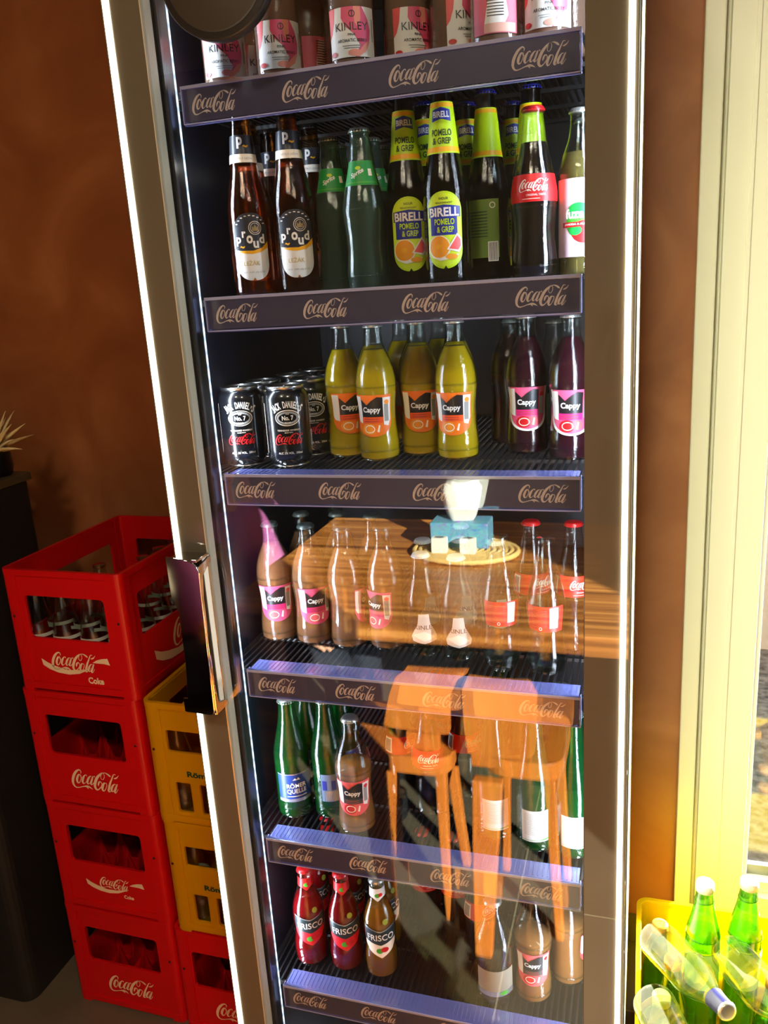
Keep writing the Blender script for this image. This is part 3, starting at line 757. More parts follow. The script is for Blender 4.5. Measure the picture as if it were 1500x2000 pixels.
# can
def can():
    t = thing('drink_can', 'x', 'can', (0,0,-5))
    R = 0.034; H = 0.123
    body = mat('black_can', (12,13,16), 0.22, coat=0.6)
    alu = mat('aluminium', (205,205,200), 0.25, metal=1.0)
    b = MB()
    b.lathe([(0.024,0.0025),(0.0255,0.0006),(0.028,0.004),(0.0325,0.010),(R,0.014),(R,0.030),(R,0.075),(R,0.104),(0.0325,0.109),(0.0295,0.1145),(0.0275,0.117)], body, 44)
    b.build('can_body', t)
    b = MB()
    b.lathe([(0.0272,0.1165),(0.0282,0.118),(0.0290,0.1195),(0.0290,0.1215),(0.0280,0.1225),(0.0268,0.1215),(0.0260,0.1185),(0.010,0.1185)], alu, 44)
    b.build('can_rim', t)
    b = MB(); b.lathe([(0.0262,0.0),(0.0272,0.0006),(0.0280,0.0022)], alu, 44); b.build('base_rim', t)
    one('pull_tab', lambda b: (b.add([(x/1000,y/1000,0.1205) for x,y in rrect(0,-6,12,20,5)[0]], [tuple(range(24))], alu), b.lathe([(0.003,0.1186),(0.003,0.1212)], alu, 12)), t)
    L = []
    def arc_text(txt, r, cy, size, a_span, m, boldv=0.03):
        n = len(txt)
        for i, ch in enumerate(txt):
            if ch == ' ': continue
            a = a_span*(0.5 - (i+0.5)/n)
            hh = size*(1.0+0.25*abs(a/a_span*2)**2)
            w_ = size*(0.26 if ch in "I'" else 0.62)
            L.append((place(sh_text(ch, boldv), r*math.sin(-a), cy + r*math.cos(a) - r, w_*0.62, hh if ch != "'" else hh*0.35, a), m))
    arc_text("JACK DANIEL'S", 38, 96, 10.0, 1.34, WHITE)
    L += [(ring(0,76,19,12,1.2,36), CREAM), (ring(0,76,16.5,9.8,3.0,36), GREYP), (place(sh_text('No. 7', 0.03), 0, 76, 17, 7), WHITE), (place(sh_text('BRAND', 0.02), 0, 69, 9, 2), WHITE), (place(sh_text('OLD', 0.02), 0, 82, 5, 2), WHITE)]
    L += [(place(sh_text('TENNESSEE WHISKEY', 0.01), 0, 57.5, 34, 2.4), CREAM), (place(sh_text('MADE WITH', 0.01), 0, 54, 12, 1.6), CREAM)]
    L += [(place(sh_logo(), 0, 44, 44, 17), mat('bright_red_print',(225,20,24),0.4)), (place(sh_text('ALC. 5% VOL.  330ml', 0.01), 0, 23, 36, 3.2), CREAM)]
    L += [(rect(-42,60,0.8,76), CREAM), (rect(42,60,0.8,76), CREAM), (rect(50,40,12,24), WHITE)] + [(rect(45.5+k*1.5,40,0.7,22), BLACK) for k in range(7)] + [(rect(50,86-k*2.2,13,0.7), CREAM) for k in range(12)]
    b = MB()
    wrap(b, L, lambda u,v,o: ((R+o)*math.sin(u/1000/R), -(R+o)*math.cos(u/1000/R), v/1000), (3.0, 9.0))
    b.build('can_print', t)
    return t
BT['can'] = can()

used = set()
def face(x, y, off=0.0):
    """turn so that the label looks at the place the photographer stands, plus an offset"""
    return math.atan2(0.0-x, y+1.01) + off
def put(kind, x, y, shelf_k, label, off=0.0, group=None, z=None, rot=None):
    zz = LZ[shelf_k]+0.0004 if z is None else z
    r = rot if rot is not None else (0, 0, face(x, y, off))
    src = BT[kind]
    if kind not in used:
        if kind == 'empty': src.scale = (0.95,0.95,1.0)
        used.add(kind); src.location = (x, y, zz); src.rotation_euler = r; src['label'] = label
        if group: src['group'] = group
        src['category'] = 'can' if kind == 'can' else 'bottle'
        return src
    o = dup(src, (x, y, zz), r, label)
    if kind == 'empty': o.scale = (0.95,0.95,1.0)
    if group: o['group'] = group
    elif 'group' in o: del o['group']
    return o

ORD = ['leftmost','second from the left','third from the left','fourth from the left','fifth from the left','sixth from the left','seventh from the left']
ROWN = ['second row','third row','rear row']
def rows(kind, pts, k, noun, where, group, offs=None):
    """bottles behind the front row; each is named by its row and its place in it"""
    ys = sorted(pts, key=lambda p: p[1]); bands = []
    for p in ys:
        if bands and p[1]-bands[-1][0][1] < 0.052: bands[-1].append(p)
        else: bands.append([p])
    for bi, band in enumerate(bands):
        band.sort(key=lambda p: p[0])
        for i, p in enumerate(band):
            pos = 'only one' if len(band) == 1 else (ORD[i] if i < len(band)-1 or len(band) > 9 else 'rightmost')
            put(kind, p[0], p[1], k, '%s on the %s, %s, %s' % (noun, where, ROWN[min(bi,2)], pos), p[2] if len(p) > 2 else 0.3, group)
# top shelf: pink tonic
G = 'pink tonic bottles on the top shelf'
for x, y, off, lb in [(-0.556,0.130,0.0,'pink tonic bottle on the top shelf, leftmost, partly behind the round dark plate'),
                      (-0.476,0.128,0.15,'pink tonic bottle on the top shelf, just right of the round dark plate'),
                      (-0.371,0.128,0.0,'pink tonic bottle on the top shelf showing its whole label to the front'),
                      (-0.306,0.165,0.45,'pink tonic bottle on the top shelf above the third strip logo, label turned right'),
                      (-0.240,0.150,0.75,'pink tonic bottle on the top shelf with a narrow slice of label showing'),
                      (-0.183,0.120,PI,'pink tonic bottle on the top shelf turned to its small-print back label'),
                      (-0.122,0.128,0.1,'pink tonic bottle on the top shelf, rightmost')]:
    put('kinley', x, y, 0, lb, off, G)
rows('kinley', [(-0.560,0.212,0.8),(-0.467,0.215,-2.4),(-0.405,0.205,0.7),(-0.330,0.245,1.3),(-0.255,0.235,-0.9),(-0.18,0.212,0.6),(-0.10,0.212,2.0),(-0.50,0.29,0.4),(-0.42,0.29,1.9),(-0.35,0.315,0.2),(-0.28,0.315,0.0)], 0, 'pink tonic bottle', 'top shelf', 'back rows of pink tonic')
# second shelf
put('proud', -0.540, 0.122, 1, 'brown beer bottle with black and white label, leftmost on the second shelf', 0.02, 'dark-label beers on the second shelf')
put('proud', -0.474, 0.130, 1, 'brown beer bottle with black and white label beside the green soda bottle', 0.02, 'dark-label beers on the second shelf')
rows('proud', [(-0.566,0.20,-0.1),(-0.503,0.205,-0.1),(-0.566,0.275,-0.1),(-0.500,0.28,-0.1)], 1, 'dark-neck-label beer bottle', 'second shelf', 'back rows of brown beer')
put('sprite', -0.428, 0.168, 1, 'green soda bottle with green neck label next to the brown beer', 0.0, 'green soda bottles on the second shelf')
put('sprite', -0.370, 0.128, 1, 'green soda bottle with green neck label, in front and nearer the yellow-label beers', -0.1, 'green soda bottles on the second shelf')
rows('sprite', [(-0.440,0.235,0.4),(-0.380,0.21,0.4),(-0.388,0.285,0.4)], 1, 'green soda bottle', 'second shelf', 'back row of green soda')
put('birell', -0.314, 0.150, 1, 'dark bottle with lime and citrus label beside the green soda, half hidden by its twin', 0.02, 'lime-label beers on the second shelf')
put('birell', -0.256, 0.126, 1, 'dark bottle with bright lime and citrus label, frontmost of its kind', -0.08, 'lime-label beers on the second shelf')
put('birell', -0.212, 0.200, 1, 'dark lime-necked bottle turned to its dull green back label', PI-0.3, 'lime-label beers on the second shelf')
put('birell', -0.152, 0.204, 1, 'dark lime-necked bottle right behind the cola bottle with the red cap', PI+0.9, 'lime-label beers on the second shelf')
rows('birell', [(-0.303,0.224,0.05),(-0.252,0.262,0.05),(-0.323,0.30,0.05),(-0.19,0.30,0.05),(-0.25,0.34,0.05)], 1, 'lime-necked dark bottle', 'second shelf', 'back rows of lime-label beer')
put('cola', -0.140, 0.128, 1, 'cola bottle with red cap and red label on the second shelf', 0.0)
put('fuze', -0.083, 0.142, 1, 'clear tea bottle with pale pink strawberry label at the right end of the second shelf', 0.05)
put('fuze', -0.083, 0.218, 1, 'clear tea bottle behind the pale pink labelled one on the second shelf', 0.6)
# third shelf
put('can', -0.598, 0.150, 2, 'black whiskey cola can at the left end of the third shelf', -0.1, 'black cans on the third shelf')
put('can', -0.520, 0.147, 2, 'black whiskey cola can, second from the left, front row', 0.0, 'black cans on the third shelf')
put('can', -0.516, 0.231, 2, 'black whiskey cola can behind the second can, peeking out beside the juice', 0.15, 'black cans on the third shelf')
rows('can', [(-0.592,0.223,0.3),(-0.575,0.305,0.3),(-0.500,0.308,0.3),(-0.565,0.38,0.3),(-0.49,0.38,0.3)], 2, 'black whiskey cola can', 'third shelf', 'back rows of black cans')
put('orange', -0.450, 0.218, 2, 'yellow orange-juice bottle, first from the left beside the cans, tucked behind its neighbour', 0.25, 'orange juice bottles on the third shelf')
put('orange', -0.389, 0.190, 2, 'yellow orange-juice bottle, second from the left and frontmost', -0.28, 'orange juice bottles on the third shelf')
put('orange', -0.331, 0.228, 2, 'yellow orange-juice bottle, third from the left, set slightly back', 0.0, 'orange juice bottles on the third shelf')
put('orange', -0.267, 0.198, 2, 'yellow orange-juice bottle, fourth and rightmost of the front row', -0.25, 'orange juice bottles on the third shelf')
rows('orange', [(-0.420,0.283,0.5),(-0.352,0.298,0.5),(-0.286,0.292,0.5),(-0.395,0.36,0.5),(-0.33,0.37,0.5)], 2, 'yellow juice bottle', 'third shelf', 'back row of orange juice')
put('berry', -0.168, 0.240, 2, 'dark berry juice bottle with pink label, left one of two on the third shelf', 0.0, 'berry juice bottles on the third shelf')
put('berry', -0.100, 0.197, 2, 'dark berry juice bottle with pink label at the right end of the third shelf', 0.0, 'berry juice bottles on the third shelf')
put('berry', -0.205, 0.315, 2, 'dark berry juice bottle half hidden behind the left berry bottle', 1.2)
rows('clearwater', [(-0.135,0.32,2.6),(-0.215,0.40,2.6)], 2, 'plain clear bottle', 'third shelf', 'clear bottles behind the berry juice')
# fourth shelf
put('pink', -0.595, 0.200, 3, 'pale pink-juice bottle at the left end of the fourth shelf', -0.05, 'pink juice bottles on the fourth shelf')
put('pink', -0.528, 0.196, 3, 'pale pink-juice bottle, second from the left on the fourth shelf, label turned right', 0.25, 'pink juice bottles on the fourth shelf')
put('pink', -0.463, 0.192, 3, 'pale pink-juice bottle, third from the left, showing only the pale side of its label', 1.25+0.2, 'pink juice bottles on the fourth shelf')
put('pink', -0.397, 0.197, 3, 'pale pink-juice bottle, fourth from the left, label cut off at the left side', -0.75, 'pink juice bottles on the fourth shelf')
rows('pink', [(-0.565,0.265,1.0),(-0.50,0.270,1.0),(-0.435,0.262,1.0),(-0.53,0.34,1.0)], 3, 'pale pink-juice bottle', 'fourth shelf', 'back row of pink juice')
put('kinley_small', -0.330, 0.178, 3, 'small clear tonic bottle, left one of two, middle of the fourth shelf', 0.0, 'small clear tonic bottles')
put('kinley_small', -0.272, 0.172, 3, 'small clear tonic bottle, right one of two, next to the red-label cola', 0.0, 'small clear tonic bottles')
rows('kinley_small', [(-0.345,0.25,0.3),(-0.285,0.262,0.3),(-0.30,0.34,0.3)], 3, 'small clear tonic bottle', 'fourth shelf', 'back row of small tonic')
EMPC = bottle('soda_bottle', 'clear soda bottle with red label and white barcode, left one on the fourth shelf', P_COKE, CLEAR, WATER, 0.150, None, None,
    [('label',0,[(rect(0,90,60,40), REDP), (rect(14,92,13,32), WHITE)] + [(rect(14,79+k*2.0,10,0.9), GREYP) for k in range(14)] + [(rect(-8,104-k*2.4,24,0.7), CORAL) for k in range(12)] + [(ring(-6,75,2.5,2.5,0.8), WHITE)])], rings=(0.016,))
EMPC.location = (-0.203,0.160,LZ[3]); EMPC.rotation_euler = (0,0,face(-0.203,0.16,0.1)); EMPC['group'] = 'red-label clear sodas on the fourth shelf'
dup(EMPC, (-0.133,0.150,LZ[3]), (0,0,face(-0.133,0.15,-0.1)), 'clear soda bottle with red label and white barcode, right one on the fourth shelf')
put('cola', -0.165, 0.235, 3, 'cola bottle with red cap behind the barcode sodas on the fourth shelf', 0.8)
put('cola', -0.100, 0.235, 3, 'cola bottle at the right end behind the barcode sodas on the fourth shelf', 0.5)
put('kinley_small', -0.225, 0.255, 3, 'small clear tonic bottle between the cola bottles at the back', 0.3)
# fifth shelf
put('romer', -0.573, 0.150, 4, 'green mineral water bottle with blue label, leftmost on the fifth shelf', 0.05, 'green waters on the fifth shelf')
put('romer', -0.509, 0.163, 4, 'green mineral water bottle turned to its steel-grey barcode side', PI+0.15, 'green waters on the fifth shelf')
rows('romer', [(-0.575,0.225,0.5),(-0.51,0.235,0.5),(-0.575,0.30,0.5)], 4, 'green mineral water bottle', 'fifth shelf', 'back row of green water')
put('peach', -0.452, 0.131, 4, 'half-full peach juice bottle with coral label, front of the fifth shelf', -0.15)
put('cola', -0.400, 0.235, 4, 'cola bottle left of the middle at the back of the fifth shelf', 0.9, 'cola bottles on the fifth shelf')
put('cola', -0.340, 0.200, 4, 'cola bottle in the middle of the fifth shelf, front of three', 0.0, 'cola bottles on the fifth shelf')
put('cola', -0.290, 0.262, 4, 'cola bottle right of the middle at the back of the fifth shelf', 0.7, 'cola bottles on the fifth shelf')
put('cola', -0.345, 0.31, 4, 'cola bottle behind the middle cola of the fifth shelf', 0.4)
put('green', -0.222, 0.165, 4, 'tall green bottle with white back label, left one of three on the fifth shelf', 0.05, 'white-label green bottles')
put('green', -0.155, 0.150, 4, 'tall green bottle with white back label, middle one of three', 0.02, 'white-label green bottles')
put('green', -0.093, 0.147, 4, 'tall green bottle with white back label, rightmost on the fifth shelf', 0.05, 'white-label green bottles')
rows('green', [(-0.185,0.235,1.5),(-0.12,0.23,1.5),(-0.225,0.285,1.5)], 4, 'tall green bottle', 'fifth shelf', 'back row of tall green bottles')
# sixth shelf
put('frisco_red', -0.566, 0.140, 5, 'red cider bottle, leftmost on the lowest visible shelf', 0.05, 'red cider bottles')
put('frisco_red', -0.498, 0.143, 5, 'red cider bottle beside the golden cider', 0.0, 'red cider bottles')
rows('frisco_red', [(-0.585,0.215,0.4),(-0.515,0.220,0.4),(-0.58,0.29,0.4)], 5, 'red cider bottle', 'lowest visible shelf', 'back row of red cider')
put('frisco_gold', -0.431, 0.143, 5, 'golden cider bottle with white and slate label on the lowest visible shelf', 0.0)
put('frisco_gold', -0.445, 0.215, 5, 'golden cider bottle behind the front golden cider', 0.3)
put('cola', -0.378, 0.265, 5, 'cola bottle at the back of the lowest visible shelf, left one', 0.4, 'cola bottles on the lowest visible shelf')
put('cola', -0.318, 0.262, 5, 'cola bottle at the back of the lowest visible shelf, middle one', 0.0, 'cola bottles on the lowest visible shelf')
put('cola', -0.265, 0.215, 5, 'cola bottle on the lowest visible shelf just left of the clear water', 0.9, 'cola bottles on the lowest visible shelf')
put('clearwater', -0.225, 0.135, 5, 'clear water bottle with taupe label on the lowest visible shelf', 0.05)
put('peach', -0.162, 0.154, 5, 'half-full peach juice bottle with coral label on the lowest visible shelf', 0.0)
put('peach', -0.108, 0.205, 5, 'peach juice bottle at the back right of the lowest visible shelf', 1.8)

# ------------------------------------------------------------------ crates
def crate(name, label, W_, D_, H_, m, mdiv, front_holes, side_holes, cols, rows, corner=0.014, art_front=None, art_side=None, art_mat=None, saw=True, divh=0.105, ribs=True):
    t = thing(name, label, 'crate', (0,0,0))
    b = MB(); th = 0.006
    w2, d2 = W_/2, D_/2
    c = corner
    def face_panel(length, holes, mapf):
        b.prism([(-length/2+c,0.010),(length/2-c,0.010),(length/2-c,H_-0.005),(-length/2+c,H_-0.005)], mapf, th, m, holes)
    ins = 0.003
    face_panel(W_, front_holes, lambda u,v,w: (u, -d2+ins+w, v))
    face_panel(W_, front_holes, lambda u,v,w: (-u, d2-ins-w, v))
    face_panel(D_, side_holes, lambda u,v,w: (w2-ins-w, u, v))
    face_panel(D_, side_holes, lambda u,v,w: (-w2+ins+w, -u, v))
    for sx in (-1,1):
        for sy in (-1,1):
            pts = [(sx*(w2-c+c*math.sin(PI/2*k/6)), sy*(d2-c+c*math.cos(PI/2*k/6))) for k in range(7)]
            inn = [(sx*(w2-c+(c-0.009)*math.sin(PI/2*k/6)), sy*(d2-c+(c-0.009)*math.cos(PI/2*k/6))) for k in range(6,-1,-1)]
            ex = [(sx*(w2), sy*(d2-c-0.016)), (sx*(w2-0.0098), sy*(d2-c-0.016))]
            ey = [(sx*(w2-c-0.016), sy*(d2-0.0098)), (sx*(w2-c-0.016), sy*(d2))]
            b.prism([ey[1]] + pts + ex + inn + [ey[0]], lambda u,v,w: (u,v,w), H_-0.003, m)
    # rim and foot bands
    def band(z0, z1, out, rr):
        o_, _ = rrect(0,0,W_+2*out,D_+2*out,rr+out,6); i_, _ = rrect(0,0,W_-0.016,D_-0.016,max(rr-0.008,0.003),6)
        b.prism(o_, lambda u,v,w: (u,v,z0+w), z1-z0, m, [i_[::-1]])
    band(H_-0.012, H_, 0.0006, c); band(0.006, 0.020, 0.0004, c)
    b.box(-w2+0.006, w2-0.006, -d2+0.006, d2-0.006, 0.004, 0.008, m)
    body = b.build('crate_body', t, 0.0012)
    # dividers
    b = MB()
    cw = (W_-0.014)/cols; cd = (D_-0.014)/rows
    for i in range(1, cols):
        x = -w2+0.007+i*cw
        pts = [(-d2+0.008,0.008)]
        top = []
        for j in range(rows+1):
            y = -d2+0.007+j*cd
            top.append((y, divh))
            if j < rows and saw:
                top += [(y+cd*0.22, divh-0.045),(y+cd*0.36, divh-0.07),(y+cd*0.64, divh-0.07),(y+cd*0.78, divh-0.045)]
        poly_ = [(-d2+0.007,0.008),(d2-0.007,0.008)] + top[::-1]
        b.prism(poly_, lambda u,v,w,x=x: (x-0.001+w, u, v), 0.0022, mdiv)
    for j in range(1, rows):
        y = -d2+0.007+j*cd
        top = []
        for i in range(cols+1):
            xx = -w2+0.007+i*cw
            top.append((xx, divh))
            if i < cols and saw: top += [(xx+cw*0.22, divh-0.045),(xx+cw*0.36, divh-0.07),(xx+cw*0.64, divh-0.07),(xx+cw*0.78, divh-0.045)]
        b.prism([(-w2+0.007,0.008),(w2-0.007,0.008)] + top[::-1], lambda u,v,w,y=y: (u, y-0.001+w, v), 0.0022, mdiv)
    b.build('divider', t)
    if art_front or art_side:
        for nm, art, mp in (('front_logo', art_front, lambda u,v,o: (u/1000, -d2+ins-o, v/1000)), ('side_logo', art_side, lambda u,v,o: (w2-ins+o, u/1000, v/1000))):
            if art:
                b = MB(); wrap(b, [(s_, art_mat) for s_ in art], mp, base=0.0004, dl=0); b.build(nm, t)
    if ribs:
        for u in (-w2+c+0.017, w2-c-0.017): boxes('rib', [(u-0.0015,u+0.0015,-d2+0.0006,-d2+0.004,0.0125,H_-0.0125)], m, t)
        for u in (-d2+c+0.017, d2-c-0.017): boxes('rib', [(w2-0.004,w2-0.0006,u-0.0015,u+0.0015,0.0125,H_-0.0125)], m, t)
        for sx in (-1,1):
            b = MB(); b.lathe([(0.0028,0),(0.0028,0.001)], mat('dark_hole',(60,6,6),0.8), 10, M=Matrix.Translation((sx*(w2-0.016),-d2,H_*0.62)) @ Matrix.Rotation(PI/2,4,'X')); b.build('screw_hole', t)
    return t
RED = mat('red_crate_plastic', (196,8,14), 0.35, spec=0.4); REDD = mat('red_divider_plastic', (176,8,14), 0.4)
YEL = mat('yellow_crate_plastic', (226,178,8), 0.35, spec=0.4); YELD = mat('yellow_divider_plastic', (214,168,10), 0.4)
for m_ in (YEL, YELD):
    nt = m_.node_tree; out = nt.nodes['Material Output']; pb = nt.nodes['Principled BSDF']
    tl = nt.nodes.new('ShaderNodeBsdfTranslucent'); tl.inputs[0].default_value = (*lin((250,205,10)),1)
    mx = nt.nodes.new('ShaderNodeMixShader'); mx.inputs[0].default_value = 0.45
    nt.links.new(pb.outputs[0], mx.inputs[1]); nt.links.new(tl.outputs[0], mx.inputs[2]); nt.links.new(mx.outputs[0], out.inputs[0])
PRINT = mat('crate_print', (232,208,172), 0.5)
def hole(cx, cz, w, h, r=0.006): return [(x, y) for x, y in rrect(cx, cz, w, h, r, 4)[0]][::-1]
CW, CD, CH = 0.272, 0.385, 0.2575
swA = ([(-70,22),(-50,10),(-20,6),(5,10),(28,20),(2,2),(-25,-4),(-55,1),(-72,8)])
def swoosh(cx, cz, k):
    a = [(-74,-8),(-60,-16),(-40,-22),(-15,-24),(10,-20),(28,-12),(40,-6),(26,-9),(5,-13),(-20,-14),(-45,-8),(-62,-2),(-76,6)]
    c_ = [(44,6),(54,12),(66,16),(80,18),(84,4),(70,6),(58,6)]
    return [poly([(cx+x*k, cz+y*k) for x, y in a]), poly([(cx+x*k, cz+y*k) for x, y in c_])]
artA = [place(sh_logo(), 0, 70, 106, 40)] + swoosh(0, 66, 1.0) + [place(sh_text('Coke', 0.04), 46, 34, 36, 14)]
artB = [place(sh_logo(), 8, 64, 118, 46)]
artC = [place(sh_logo(), 8, 74, 74, 28)] + swoosh(6, 70, 0.9) + [place(sh_text('Coke', 0.04), 40, 46, 24, 9)]
side1 = [place(sh_logo(), 30, 75, 150, 58)] + swoosh(0, 62, 1.5)
fh = [hole(0, 0.160, 0.182, 0.088, 0.008)]; shh = [hole(0, 0.160, 0.285, 0.088, 0.008)]
def red(label, x, y, z, rz, art):
    t = crate('drink_crate', label, CW, CD, CH, RED, REDD, fh, shh, 4, 6, 0.014, art, side1, PRINT)
    t.location = (x, y, z); t.rotation_euler = (0,0,rz); t['group'] = 'red cola crates'
    return t
CX, CY = -1.056, 0.215+CD/2
red('red cola crate on top of the left stack, holding empty bottles', CX+0.006, CY, 3*CH, -0.015, artA)
red('red cola crate second from the top of the left stack', CX, CY, 2*CH, -0.012, artB)
red('red cola crate third from the top of the left stack, smaller swoosh logo', CX+0.002, CY, CH, -0.010, artC)
red('red cola crate at the bottom of the left stack on the floor', CX+0.001, CY, 0, -0.012, artB)
YW = 0.240
yfh = [hole(0, 0.182, 0.15, 0.046, 0.004)] + [hole(x, 0.060, 0.034, 0.066, 0.004) for x in (-0.052,0.0,0.052)]
ysh = [hole(0, 0.205, 0.22, 0.034, 0.004)]
yart = [place(sh_text('Römerquelle', 0.04), 16, 112, 112, 16), poly([(6,126),(14,134),(20,129),(27,136),(36,126)])]
redr = crate('drink_crate', 'red cola crate under the yellow crates beside the fridge', 0.255, CD, CH, RED, REDD, fh, shh, 4, 6, 0.014, artB, side1, PRINT)
redr.location = (-0.786, 0.205+CD/2, 0); redr['group'] = 'red cola crates'
y1 = crate('drink_crate', 'yellow water crate directly on the red crate beside the fridge', YW, CD, 0.262, YEL, YELD, yfh, ysh, 3, 6, 0.020, yart, None, DKGREEN, saw=False, divh=0.09)
y1.location = (-0.783, 0.205+CD/2, CH); y1['group'] = 'yellow water crates beside the fridge'
y2 = dup(y1, (-0.783, 0.200+CD/2, CH+0.262), (0,0,0), 'yellow water crate on top of the stack beside the fridge')
# empties in the topmost red crate
def cell(i, j, cx=CX+0.006, cy=CY, W_=CW, D_=CD, cols=4, rows=6):
    return cx - W_/2+0.007+(i+0.5)*(W_-0.014)/cols, cy - D_/2+0.007+(j+0.5)*(D_-0.014)/rows
names = {(0,0):'empty clear bottle in the top red crate, front row, leftmost', (1,0):'empty clear bottle in the top red crate, front row, second from left',
         (2,0):'empty clear bottle in the top red crate, front row, third from left', (3,0):'empty clear bottle in the top red crate, front right corner'}
for i, j in [(0,0),(1,0),(2,0),(3,0),(0,1),(1,1),(2,1),(3,1),(1,2),(3,2),(2,3),(3,3),(2,4),(3,4),(2,5)]:
    x, y = cell(i, j); dx, dy = x-(CX+0.006), y-CY; x, y = CX+0.006+dx+0.015*dy, CY+dy-0.015*dx
    rown = ['front','second','third','fourth','fifth','rear'][j]; coln = ['leftmost column','second column','third column','right column'][i]
    put('empty', x, y, 0, names.get((i,j), 'empty clear bottle in the top red crate, %s row, %s' % (rown, coln)), 0.3*i, 'empty bottles in the top red crate', z=3*CH+0.010)
# bottles seen through the slots of the yellow crates
for k, z in ((0, CH), (1, CH+0.262)):
    for i in range(3):
        x, y = cell(i, 0, -0.783, 0.205-0.005*k+CD/2, YW, CD, cols=3)
        put('empty', x, y, 4, 'clear bottle in the %s yellow crate by the fridge, front row, %s' % (('lower','upper')[k], ('leftmost','middle','rightmost')[i]), 0.4, 'bottles in the %s yellow crate' % ('lower','upper')[k], z=z+0.010)
        
# yellow crate at the lower right with water bottles
YEL2 = YEL
RX0, RW, RD, RH = 0.006, 0.36, 0.385, 0.275
YEL_SUN = mat('sunlit_yellow_plastic', (244,214,12), 0.35, spec=0.4)  # lit copy of the yellow crate plastic, sun glare put into its colour
nt = YEL_SUN.node_tree; tl = nt.nodes.new('ShaderNodeBsdfTranslucent'); tl.inputs[0].default_value = (*lin((255,238,24)),1)
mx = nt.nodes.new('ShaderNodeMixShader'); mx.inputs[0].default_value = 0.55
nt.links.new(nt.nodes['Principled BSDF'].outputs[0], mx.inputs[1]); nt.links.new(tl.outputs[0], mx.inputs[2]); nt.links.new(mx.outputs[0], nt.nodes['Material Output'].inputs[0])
YEL2 = YEL_SUN
rc = crate('drink_crate', 'sunlit yellow crate full of water bottles in front of the glazed door', RW, RD, RH, YEL2, YELD, [], [], 1, 1, 0.022, None, None, None, saw=False, divh=0.10)
RCX, RCY = RX0+RW/2, 0.105+RD/2
rc.location = (RCX, RCY, 0)
P_TALL = body_base(0.0315)+[(0.0315,0.03),(0.0315,0.12),(0.0315,0.20),(0.0315,0.280),(0.0300,0.300),(0.0240,0.325),(0.0190,0.350),(0.0160,0.372),(0.0145,0.388),(0.0145,0.402)]
GREEN_SUN = glassy('sunlit_green_glass', (165,212,110), 0.05, 0.9, 2.6, bump=0.10, body=(150,190,70), bodyfac=0.10, glow=True)  # lit copy of the green glass, sun shining through put into its paler tint
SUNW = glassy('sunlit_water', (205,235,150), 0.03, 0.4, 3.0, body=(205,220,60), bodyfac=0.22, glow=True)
BIG = bottle('water_bottle', 'tall green water bottle with white cap, upright left one in the sunlit yellow crate', P_TALL, GREEN_SUN, SUNW, 0.345, 'screw', CAPW,
             [('label',0,[(rect(0,225,120,80), mat('pale_green_label',(150,200,150),0.5)), (rect(0,268,150,3), LIME)])], rings=(0.290,0.365))
BIG.location = (0.125, 0.385, 0.012); BIG.rotation_euler = (0,0,0.6); BIG['group'] = 'upright tall bottles in the sunlit crate'
dup(BIG, (0.192,0.395,0.012), (0.0,0.045,0.9), 'tall green water bottle with white cap, upright right one in the sunlit yellow crate')
P_STD = [(r*1.0, z) for r, z in body_base(0.031)+[(0.031,0.03),(0.031,0.10),(0.031,0.140),(0.0295,0.158),(0.0235,0.180),(0.0185,0.205),(0.0155,0.228),(0.0140,0.245),(0.0140,0.256)]]
STD = bottle('water_bottle', 'x', P_STD, GREEN_SUN, SUNW, 0.19, 'screw', mat('gold_screw_cap',(206,150,70),0.35), [('label',0,[(rect(0,80,120,70), mat('pale_green_label',(150,200,150),0.5))])], rings=(0.015,))
STD.location = (0.050,0.43,0.012); STD['label'] = 'green water bottle with amber cap in the back left corner of the sunlit crate'; STD['group'] = 'short bottles in the sunlit crate'
for x, y, lb in [(0.072,0.345,'short green water bottle in the sunlit crate under the clear lying bottle'),(0.300,0.43,'short green water bottle at the back right of the sunlit crate'),(0.245,0.335,'short green water bottle right of the tall pair in the sunlit crate'),
                 (0.310,0.345,'short green water bottle at the right side of the sunlit crate'),(0.052,0.160,'short green water bottle near the front left corner of the sunlit crate'),(0.13,0.16,'short green water bottle at the front of the sunlit crate, middle left'),(0.22,0.16,'short green water bottle at the front of the sunlit crate, middle right'),(0.31,0.17,'short green water bottle at the front right of the sunlit crate')]:
    dup(STD, (x,y,0.012), (0,0,random.random()*6), lb)
STW = bottle('water_bottle', 'green water bottle with white cap at the left edge of the sunlit crate', P_STD, GREEN_SUN, SUNW, 0.19, 'screw', CAPW, [('label',0,[(rect(0,80,120,70), mat('silver_pattern',(170,160,150),0.4))])], rings=(0.015,))
STW.location = (0.050,0.255,0.012)
SCG = glassy('sunlit_clear_glass', (244,246,228), 0.03, 0.95, 3.5)
P_LIE = [(0.010,0.004),(0.026,0.001),(0.0335,0.0015),(0.0355,0.007),(0.036,0.015),(0.036,0.06),(0.036,0.12),(0.0355,0.145),(0.0320,0.168),(0.0250,0.192),(0.0185,0.214),(0.0155,0.236),(0.0145,0.258),(0.0145,0.272)]
P_LIE = [(r, z*0.81 if z > 0.02 else z) for r, z in P_LIE]
def clear_lying(label, base, tip):
    t = bottle('water_bottle', label, P_LIE, SCG, None, None, 'crown', CAPS,
        [('neck_band',0,[(rect(0,200,110,34), mat('indigo_band',(30,30,92),0.4)), (rect(30,200,14,34), mat('tan_band',(130,112,70),0.5))])], rings=(0.03,0.045,0.113,0.180))
    v = (Vector(tip)-Vector(base)).normalized()
    t.location = base; t.rotation_euler = v.to_track_quat('Z','Y').to_euler()
    return t
